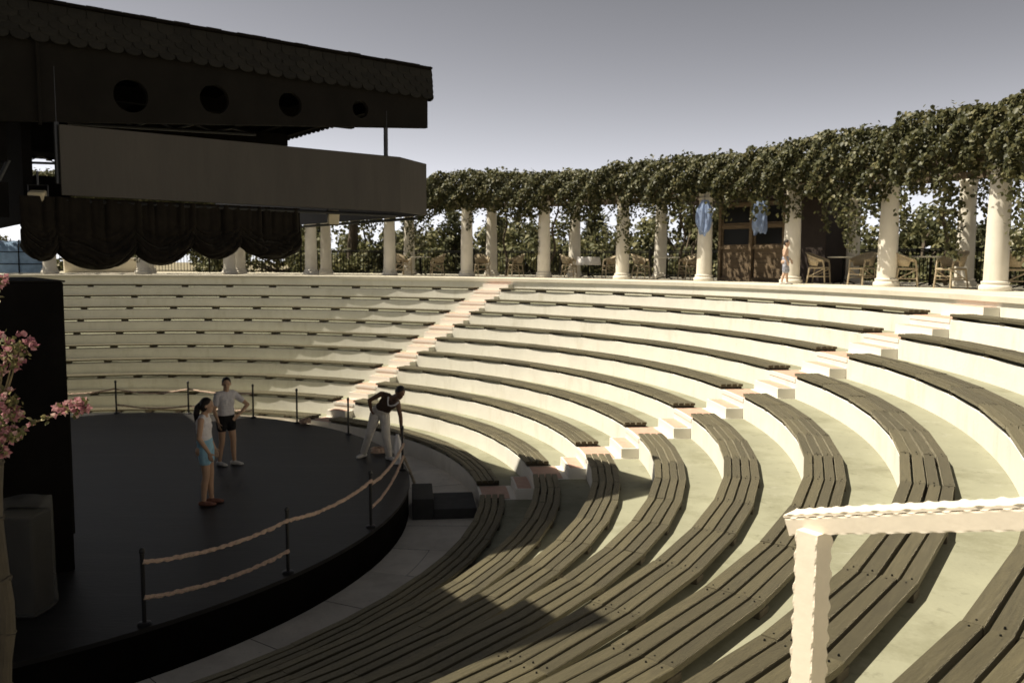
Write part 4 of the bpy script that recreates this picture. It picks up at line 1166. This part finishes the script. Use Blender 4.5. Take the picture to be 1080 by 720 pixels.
# ------------------------------------------------------------------ bougainvillea at the left edge
bp0 = Vector((-2.115, 3.35, SEAT1+RISE*4-0.10))
root = thing('bougainvillea', 'pink flowering bougainvillea bush with a pale trunk at the left edge', 'flowering shrub', bp0)
m = MB(); pts = [bp0+Vector((0.0+0.012*sin(k*.8), 0.01*cos(k*1.3), k*0.12)) for k in range(17)]
m.tube(pts, [0.037+0.003*sin(k*2.2) for k in range(17)], 14)
for k in range(1, 16, 2): m.tube([pts[k]+Vector((.039*cos(a_/8*2*pi), .039*sin(a_/8*2*pi), 0.012*sin(a_+k))) for a_ in range(9)], 0.0065, 5)
m.build('trunk', 'palebark', root)
def spray(cs, name, nleaf, nbr, size):
    C, N, T, Sz = [], [], [], []; C2, N2, T2, S2 = [], [], [], []
    for c, r in cs:
        c = np.array(c)
        n = nleaf; d_ = unit(rng.normal(0, 1, (n, 3))); C2.append(c+d_*r*rng.uniform(.2, 1, (n, 1))); N2.append(unit(rng.normal(0, 1, (n, 3)))); T2.append(unit(d_+rng.normal(0, .5, (n, 3)))); S2.append(rng.uniform(.014, .028, n))
        for _ in range(nbr):
            d1 = unit(rng.normal(0, 1, 3)); fc = c+d1*r*rng.uniform(.45, 1.1)
            ax_ = unit(d1+rng.normal(0, .5, 3)+np.array([0, -.3, .3])); x_ = unit(np.cross(ax_, [0.3, 0.2, 1])); y_ = np.cross(ax_, x_)
            for q in range(3):
                a = q*2.094+rng.uniform(-.2, .2); o_ = x_*cos(a)+y_*sin(a); s_ = size*rng.uniform(.75, 1.2)
                C.append((fc+o_*s_*.42+ax_*s_*.22)[None]); N.append(unit(ax_*.55-o_*.8)[None]); T.append(unit(o_*.7+ax_*.7)[None]); Sz.append(np.array([s_*1.15]))
    return [np.concatenate(q) for q in (C, N, T, Sz)], [np.concatenate(q) for q in (C2, N2, T2, S2)]
def dirp(px, py, d): 
    x = (px-540)/FOC; z = -(py-360)/FOC; cp, sp = cos(0.093), sin(0.093)
    return Vector((x, cp+sp*z, -sp+cp*z))*d+Vector((0, 0, 0.002))
cs = []
for px, py, r in ((6, 372, .075), (22, 370, .055), (-14, 365, .09), (14, 384, .05), (-6, 398, .04), (12, 428, .05), (-6, 432, .085), (10, 447, .06), (-10, 455, .09), (14, 464, .04), (-12, 478, .05), (2, 480, .025), (-2, 300, .03), (-14, 318, .06), (-30, 400, .12), (-45, 450, .14)):
    cs.append((dirp(px, py, 3.33), r))
br, lf = spray(cs, 'x', 50, 17, .018)
tw = [dirp(8, 468, 3.33), dirp(24, 458, 3.31), dirp(36, 449, 3.29), dirp(50, 445, 3.28), dirp(64, 440, 3.27), dirp(78, 434, 3.26), dirp(92, 430, 3.25)]
b2, l2 = spray([(tw[4]+Vector((0, 0, .015)), .028), (tw[5], .036), (tw[6]+Vector((-.01, 0, .005)), .03), (tw[6]+Vector((-.03, 0, -.02)), .025)], 'y', 14, 14, .016)
b3, l3 = spray([(tw[1], .02), (tw[2], .02), (tw[3], .02)], 'z', 9, 2, .015)
cat = lambda *a: [np.concatenate(q) for q in zip(*a)]
off = np.array(bp0)
B_ = cat(br, b2, b3); L_ = cat(lf, l2, l3)
for nm, A_, mt in (('blossom', B_, 'petal'), ('leaves', L_, 'bleaf')):
    o = bpy.data.objects.new(nm, leaf_mesh(nm, A_[0]-off, A_[1], A_[2], A_[3], mt)); COL.objects.link(o); o.parent = root
m = MB(); m.tube(tw, [.006, .005, .0045, .004, .0035, .003, .002], 6)
for c, r in cs: m.tube([pts[-1] if False else dirp(-8, 490, 3.35), (Vector(c)+dirp(-8, 470, 3.35))/2, c], [.006, .005, .002], 5)
m.build('twig', 'twig', root)

# ------------------------------------------------------------------ people
def hand(mb, wrist, d, pn, r=1.0, curl=0.5, thumb=None):
    """palm and five fingers; d: pointing direction, pn: palm normal"""
    d = Vector(d).normalized(); pn = Vector(pn); pn = (pn-d*pn.dot(d)).normalized(); s = d.cross(pn)
    if thumb is not None and s.dot(Vector(thumb)) < 0: s = -s
    for o_ in (-.022, -.007, .008, .022): mb.cap(wrist+d*.01*r+s*o_*.55*r, .014*r, wrist+d*.082*r+s*o_*1.15*r, .0125*r, 8)
    for o_, L in ((.027, .068), (.009, .078), (-.009, .073), (-.026, .056)):
        b = wrist+d*.085*r+s*o_*r; k1 = b+(d+pn*curl*.5).normalized()*L*.5*r; k2 = k1+(d*.8+pn*curl*1.3).normalized()*L*.5*r
        mb.cap(b, .0098*r, k1, .0092*r, 8); mb.cap(k1, .0092*r, k2, .008*r, 8)
    b = wrist+d*.03*r+s*.03*r; k1 = b+(d*.6+s*.75+pn*.3).normalized()*.04*r; k2 = k1+(d*.9+s*.25+pn*.4).normalized()*.032*r
    mb.cap(b, .0125*r, k1, .0105*r, 8); mb.cap(k1, .0105*r, k2, .009*r, 8)
def head(mb, c, f, up, r=1.0):
    f = Vector(f).normalized(); up = Vector(up); up = (up-f*up.dot(f)).normalized(); s = f.cross(up)
    rot = Matrix((s, f, up)).transposed()
    mb.ell(c+up*.02*r, (.076*r, .094*r, .098*r), rot, 20, 14)
    mb.ell(c-up*.045*r+f*.022*r, (.055*r, .068*r, .072*r), rot, 18, 12)
    mb.ell(c-up*.095*r+f*.062*r, (.022*r, .02*r, .018*r), rot)          # chin
    mb.cap(c+f*.088*r+up*.015*r, .010*r, c+f*.106*r-up*.024*r, .014*r, 8)    # nose
    mb.ell(c+f*.082*r-up*.056*r, (.024*r, .012*r, .010*r), rot)         # mouth
    mb.cap(c+f*.080*r+up*.028*r-s*.035*r, .011*r, c+f*.080*r+up*.028*r+s*.035*r, .011*r, 8)
    for q in (-1, 1): mb.ell(c+s*.078*r*q-f*.005*r-up*.005*r, (.012*r, .02*r, .032*r), rot)
    return rot
def foot(mb, ankle, d, r=1.0, thick=1.0):
    d = Vector((d[0], d[1], 0)).normalized(); a = Vector(ankle)
    z0 = a.z-.075*r
    heel = Vector((a.x, a.y, z0+.036*r))-d*.045*r; ball = Vector((a.x, a.y, z0+.028*r))+d*.105*r; toe = Vector((a.x, a.y, z0+.022*r))+d*.165*r
    s = Vector((-d.y, d.x, 0))
    mb.cap(heel, .036*r*thick, ball, .034*r*thick, 10); mb.cap(ball+s*.018*r, .026*r*thick, toe+s*.014*r, .022*r*thick, 8); mb.cap(ball-s*.018*r, .026*r*thick, toe-s*.018*r-d*.02*r, .02*r*thick, 8)
    mb.cap(a, .038*r, heel+d*.05*r+U*.01*r, .036*r*thick, 10)
def person(label, base, J, skin, clothes, hairf, r=1.0, fem=False, vox=.0085):
    """J: joints in world coordinates"""
    root = thing('person', label, 'person', base)
    j = {k: Vector(q)-Vector(base) for k, q in J.items() if isinstance(q, Vector) and k not in ('fwd', 'look', 'up', 'footl', 'footr', 'thumbl', 'thumbr')}
    mb = MB()
    pel, nk = j['pelvis'], j['neck']; ax_t = (nk-pel).normalized()
    sh = (j['sl']-j['sr']).normalized(); hp = (j['hl']-j['hr']).normalized(); fw = Vector(J['fwd'])
    def tors(mb, e=0.0, lo=0.0, hi=1.0):
        for f, w, dpt, rr in ((0.02, .062, 0, .098), (.20, .058, 0, .094), (.42, .052, 0, .088), (.62, .066, 0, .094), (.80, .086, 0, .088)):
            if lo <= f <= hi:
                c = pel.lerp(nk, f); d = hp.lerp(sh, f).normalized(); w *= (.92 if fem else 1.0)*r
                mb.cap(c-d*w, (rr*r+e), c+d*w, (rr*r+e), 14)
        ks = [k for k in (0.02, .2, .42, .62, .8) if lo <= k <= hi]
        for a, b in zip(ks, ks[1:]):
            for t_ in (.5,): 
                f = a+(b-a)*t_; c = pel.lerp(nk, f); d = hp.lerp(sh, f).normalized(); mb.cap(c-d*.058*r, .090*r+e, c+d*.058*r, .090*r+e, 14)
        if hi > .9:
            c = pel.lerp(nk, .9); mb.cap(c, .075*r+e, j['sl'].lerp(nk, .12), .058*r+e); mb.cap(c, .075*r+e, j['sr'].lerp(nk, .12), .058*r+e)
        if fem and lo < .5 < hi or fem and hi >= 1:
            c = pel.lerp(nk, .66)+fw*.062*r
            for q in (-1, 1): mb.ell(c+sh*.052*r*q-fw*.012, (.058*r+e*.8, .052*r+e*.8, .07*r+e*.8))
    tors(mb)
    for q in ('l', 'r'):
        mb.cap(j['h'+q], .088*r, j['k'+q], .056*r); mb.cap(j['k'+q], .054*r, j['k'+q].lerp(j['a'+q], .35)-Vector(J['fwd'])*.012, .054*r); mb.cap(j['k'+q].lerp(j['a'+q], .35)-Vector(J['fwd'])*.012, .053*r, j['a'+q], .036*r)
        mb.ell(j['h'+q]-fw*.05*r+U*.0, .092*r)
        foot(mb, j['a'+q], J['foot'+q], r)
        mb.cap(j['s'+q], .050*r, j['e'+q], .038*r); mb.cap(j['e'+q], .038*r, j['e'+q].lerp(j['w'+q], .3), .038*r); mb.cap(j['e'+q].lerp(j['w'+q], .3), .037*r, j['w'+q], .025*r)
        hd, pn = J['hand'+q]; hand(mb, j['w'+q], hd, pn, r, J.get('curl', .5), J.get('thumb'+q))
    mb.cap(nk-ax_t*.03, .056*r, j['head']-Vector(J['up'])*.05*r-Vector(J['look']).normalized()*.012, .052*r)
    rot = head(mb, j['head'], J['look'], J['up'], r)
    body = remeshed(mb, 'body', skin, root, vox)
    for nm, mt, parts in clothes:
        cb = MB()
        for pt in parts:
            if pt[0] == 'torso': tors(cb, pt[1], pt[2], pt[3])
            elif pt[0] == 'seg':
                a, b, t0, t1, ra, rb = pt[1:]; cb.cap(j[a].lerp(j[b], t0), ra*r, j[a].lerp(j[b], t1), rb*r)
            elif pt[0] == 'ell': cb.ell(j[pt[1]]+Vector(pt[2]), [q_*r for q_ in pt[3]])
            elif pt[0] == 'foot': foot(cb, j['a'+pt[1]]+Vector((0, 0, 0)), J['foot'+pt[1]], r, pt[2])
            elif pt[0] == 'line': cb.tube([pel.lerp(nk, f_)+sh*x_*r+fw*y_*r for f_, x_, y_ in pt[1]], pt[2]*r, 6)
        remeshed(cb, nm, mt, root, vox, 3)
    hb_ = MB(); hairf(hb_, j['head'], rot, r); remeshed(hb_, 'hair', 'hair', root, vox, 2)
    eb = MB()
    for q in (-1, 1): eb.ell(j['head']+rot@Vector((.032*r*q, .083*r, .008*r)), (.012*r, .007*r, .007*r), rot)
    eb.build('eyes', 'dark', root, world=False)
    return root
def hair_short(mb, c, rot, r):
    mb.ell(c+rot@Vector((0, -.018*r, .040*r)), (.084*r, .098*r, .092*r), rot); mb.ell(c+rot@Vector((0, -.05*r, 0)), (.078*r, .065*r, .08*r), rot)
def hair_pony(mb, c, rot, r):
    hair_short(mb, c, rot, r)
    for q in (-1, 1): mb.ell(c+rot@Vector((.062*r*q, -.035*r, -.01*r)), (.028*r, .06*r, .08*r), rot)
    pts_ = [(0, -.10, .02), (0, -.145, -.04), (.01, -.155, -.13), (.0, -.145, -.24), (.0, -.125, -.34)]; rr = [.04, .048, .046, .040, .018]
    for a, b, x, y in zip(pts_, pts_[1:], rr, rr[1:]): mb.cap(c+rot@Vector(a)*r, x*r, c+rot@Vector(b)*r, y*r)
def hair_bun(mb, c, rot, r):
    hair_short(mb, c, rot, r); mb.ell(c+rot@Vector((0, -.11, .06))*r, .045*r)
def fr(base, yaw):
    """local frame: +y forward along yaw"""
    f = Vector((cos(yaw), sin(yaw), 0)); rt_ = Vector((f.y, -f.x, 0)); b = Vector(base)
    return (lambda x, y, z: b+rt_*x+f*y+U*z), f, rt_
# woman with ponytail, in profile facing right
b = (-4.74, 12.76, DECK); L, f, rt_ = fr(b, R_(6))
J = dict(pelvis=L(0, -.01, .90), neck=L(0, -.03, 1.40), hl=L(-.085, 0, .86), hr=L(.085, 0, .86), kl=L(-.075, .04, .47), kr=L(.085, .015, .47), al=L(-.07, .05, .078), ar=L(.095, -.03, .078),
         sl=L(-.165, -.02, 1.35), sr=L(.165, -.02, 1.35), el=L(-.215, -.03, 1.08), er=L(.205, -.045, 1.08), wl=L(-.13, .10, .86), wr=L(.165, .085, .85), head=L(0, .035, 1.555),
         fwd=f, look=f-U*.06, up=U+f*.03, footl=f, footr=f, handl=(f*.3-U*.95, rt_), handr=(f*.25-U*.95, -rt_), thumbl=f, thumbr=f, curl=.55)
person('woman in white top and light blue shorts with long dark ponytail, side view', b, J, 'skinlight',
       [('top', 'teewhite', [('torso', .012, .15, .85), ('seg', 'sl', 'neck', .15, .5, .06, .062), ('seg', 'sr', 'neck', .15, .5, .06, .062)]),
        ('shorts', 'denim', [('torso', .016, 0, .2), ('seg', 'hl', 'kl', -.02, .40, .108, .092), ('seg', 'hr', 'kr', -.02, .40, .108, .092)]),
        ('shoes', 'shoered', [('foot', 'l', 1.12), ('foot', 'r', 1.12)])], hair_pony, .99, True)
# girl with hand on hip
b = (-5.30, 15.27, DECK); L, f, rt_ = fr(b, R_(-42))
lk = Vector((.35, -.95, -.12))
J = dict(pelvis=L(-.02, 0, .88), neck=L(-.03, -.02, 1.37), hl=L(-.10, 0, .84), hr=L(.07, 0, .84), kl=L(-.125, .05, .46), kr=L(.075, .0, .46), al=L(-.13, .06, .078), ar=L(.10, -.06, .078),
         sl=L(-.195, -.02, 1.32), sr=L(.135, -.02, 1.32), el=L(-.43, .06, 1.10), er=L(.20, -.03, 1.05), wl=L(-.215, .10, .93), wr=L(.19, .10, .84), head=L(-.03, .02, 1.525),
         fwd=f, look=lk, up=U, footl=Vector((.95, -.25, 0)), footr=Vector((.9, -.5, 0)), handl=(rt_*.8-U*.5, f), handr=(f*.3-U*.9, -rt_), thumbl=-f, thumbr=f, curl=.4)
person('woman in pale grey shirt and black shorts standing with one hand on her hip', b, J, 'skinlight',
       [('shirt', 'teegrey', [('torso', .014, .10, 1.0), ('seg', 'sl', 'el', 0, .55, .066, .058), ('seg', 'sr', 'er', 0, .55, .066, .058)]),
        ('shorts', 'blackcloth', [('torso', .018, 0, .1), ('seg', 'hl', 'kl', -.02, .36, .108, .092), ('seg', 'hr', 'kr', -.02, .36, .108, .092)]),
        ('shoes', 'shoewhite', [('foot', 'l', 1.2), ('foot', 'r', 1.2)])], hair_bun, .97, True)
# man bending over beside the post
b = (-2.66, 15.86, DECK); D = 15.86
def I(px, py, dy): return Vector(((px-540)/FOC*(D+dy)*1.0, D+dy, DECK+(487-py)/FOC*D))
J = dict(pelvis=I(399.5, 437, .10), neck=I(413.5, 418.5, -.22), hl=I(404.3, 440.5, .06), hr=I(394.5, 440.5, .10), kl=I(406.0, 461.5, -.08), kr=I(388.5, 459.5, .02), al=I(409, 483, -.05), ar=I(381.5, 479.5, .15),
         sl=I(418.5, 423.5, -.25), sr=I(401.0, 415.5, -.12), el=I(421.6, 438.5, -.28), er=I(388.5, 423.0, -.05), wl=I(422.4, 452.0, -.30), wr=I(390.0, 434.5, .02), head=I(421.2, 412.2, -.34),
         fwd=Vector((.25, -.9, -.3)).normalized(), look=Vector((.55, -.7, -.55)), up=Vector((.35, -.3, .9)), footl=Vector((.75, -.6, 0)), footr=Vector((-.55, -.8, 0)),
         handl=(Vector((.05, -.05, -1)), Vector((.9, -.2, 0))), handr=(Vector((.4, .1, -.9)), Vector((.8, .3, 0))), thumbl=Vector((-.2, -1, 0)), thumbr=Vector((0, -1, 0)), curl=.9)
J['ar'].z = DECK+.078; J['al'].z = DECK+.078
person('man in dark vest and grey trousers bending to a post with a white towel', b, J, 'skindark',
       [('vest', 'browncloth', [('torso', .010, .20, .85), ('seg', 'sl', 'neck', .25, .6, .058, .062), ('seg', 'sr', 'neck', .25, .6, .058, .062)]),
        ('vest_trim', 'teewhite', [('line', [(1.0, -.11, .065), (.82, -.075, .115), (.66, -.02, .13), (.70, .03, .13), (.82, .085, .115), (1.0, .12, .06)], .02)]),
        ('trousers', 'greycloth', [('torso', .016, 0, .2), ('seg', 'hl', 'kl', -.02, 1, .108, .076), ('seg', 'kl', 'al', 0, .92, .076, .066), ('seg', 'hr', 'kr', -.02, 1, .108, .076), ('seg', 'kr', 'ar', 0, .92, .076, .066)]),
        ('shoes', 'shoewhite', [('foot', 'l', 1.2), ('foot', 'r', 1.2)])], hair_short, 1.03, False)
# towel in his hand
hw = Vector(J['wl'])+Vector((-.07, -.06, -.10)); m = MB(); m.smooth = True; rows = []
for jj in range(26):
    w = jj/25; row = []
    for k in range(28):
        a = 2*pi*k/28; rx = .030+.055*min(1, w*2.2)*(1+.25*sin(3*a+w*2)); ry = .022+.035*min(1, w*2.2)*(1+.35*sin(5*a+1))
        row.append(m.vert(hw+Vector((rx*cos(a)+.03*w, ry*sin(a)-.02*w, .03-.66*w+(.035*sin(a*2+1) if jj == 25 else 0)))))
    rows.append(row)
for A_, B_ in zip(rows, rows[1:]):
    for k in range(28): m.face((A_[k], B_[k], B_[(k+1) % 28], A_[(k+1) % 28]))
m.face(list(reversed(rows[0]))); m.face(rows[-1])
tag(m.build('towel', 'cloth'), 'white towel hanging from the hand of the bending man', 'towel')
# boy on the terrace
bq = ringpt(828, 18.35); b = (bq.x, bq.y, TERR); L, f, rt_ = fr(b, R_(-8)); k = .70
def L2(x, y, z): return L(x*k, y*k, z*k)
J = dict(pelvis=L2(0, 0, .88), neck=L2(0, -.02, 1.36), hl=L2(-.085, 0, .84), hr=L2(.085, 0, .84), kl=L2(-.08, .08, .46), kr=L2(.085, -.02, .46), al=L2(-.08, .10, .078), ar=L2(.09, -.14, .078),
         sl=L2(-.165, -.02, 1.32), sr=L2(.165, -.02, 1.32), el=L2(-.23, .06, 1.08), er=L2(.24, -.10, 1.08), wl=L2(-.20, .22, .92), wr=L2(.24, .02, .86), head=L2(0, .03, 1.53),
         fwd=f, look=f-Vector((0, .5, .1)), up=U, footl=f, footr=f, handl=(f*.4-U*.9, rt_), handr=(f*.3-U*.9, -rt_), thumbl=f, thumbr=f, curl=.4)
person('bare chested boy in patterned swim shorts walking along the terrace edge', b, J, 'skinpale',
       [('shorts', 'patterned', [('torso', .012, 0, .2), ('seg', 'hl', 'kl', -.02, .85, .112, .10), ('seg', 'hr', 'kr', -.02, .85, .112, .10)]),
        ('shoes', 'shoewhite', [('foot', 'l', 1.25), ('foot', 'r', 1.25)])], hair_short, .76, False, .007)

# ------------------------------------------------------------------ light, sky, camera
AZ, EL = R_(176), R_(59)
sd = Vector((cos(AZ)*cos(EL), sin(AZ)*cos(EL), sin(EL)))
sl = bpy.data.lights.new('sun', 'SUN'); sl.energy = 4.9; sl.angle = R_(0.5); sl.color = (1.0, 0.92, 0.765)
so = bpy.data.objects.new('sun', sl); COL.objects.link(so); so.rotation_euler = sd.to_track_quat('Z', 'Y').to_euler(); so.location = (0, 0, 30)
w = bpy.data.worlds.new('World'); scene.world = w; w.use_nodes = True; nt = w.node_tree
bg = nt.nodes['Background']; sk = nd(nt, 'ShaderNodeTexSky', sky_type='NISHITA'); sk.sun_disc = False
sk.sun_elevation = EL; sk.sun_rotation = math.atan2(sd.x, sd.y); sk.dust_density = 0.2; sk.air_density = 0.5; sk.ozone_density = 0.6
hs_ = nd(nt, 'ShaderNodeHueSaturation'); hs_.inputs['Saturation'].default_value = 0.07; hs_.inputs['Value'].default_value = 0.476
tn_ = nd(nt, 'ShaderNodeMix', data_type='RGBA', blend_type='MULTIPLY'); tn_.inputs['Factor'].default_value = 1.0; tn_.inputs['B'].default_value = (1.015, 1.0, 1.03, 1)
gm_ = nd(nt, 'ShaderNodeGamma'); gm_.inputs['Gamma'].default_value = 1.85
nt.links.new(sk.outputs[0], hs_.inputs['Color']); nt.links.new(hs_.outputs[0], gm_.inputs['Color']); nt.links.new(gm_.outputs[0], tn_.inputs['A']); nt.links.new(tn_.outputs['Result'], bg.inputs['Color'])
bg.inputs['Strength'].default_value = 0.075
cam = bpy.data.cameras.new('camera'); co = bpy.data.objects.new('camera', cam); COL.objects.link(co)
cam.sensor_width = 36; cam.lens = FOC/1080*36; cam.clip_start = 0.05; cam.clip_end = 6000
PIT, ROL = 0.0930, 0.0070
fw = Vector((0, cos(PIT), -sin(PIT))); rt_ = Vector((1, 0, 0)); upv = Vector((0, sin(PIT), cos(PIT)))
r2 = rt_*cos(ROL)+upv*sin(ROL); u2 = -rt_*sin(ROL)+upv*cos(ROL)
mw = Matrix.Identity(4)
for k in range(3): mw[k][0] = r2[k]; mw[k][1] = u2[k]; mw[k][2] = -fw[k]
co.matrix_world = mw
scene.camera = co
cam.dof.use_dof = True; cam.dof.focus_distance = 4.2; cam.dof.aperture_fstop = 5.0
vs = scene.view_settings; vs.view_transform = 'Standard'; vs.look = 'None'; vs.exposure = 0.75; vs.gamma = 1.0; vs.use_curve_mapping = False
scene.cycles.max_bounces = 6; scene.cycles.transparent_max_bounces = 12
scene.render.resolution_x = 1024; scene.render.resolution_y = 682
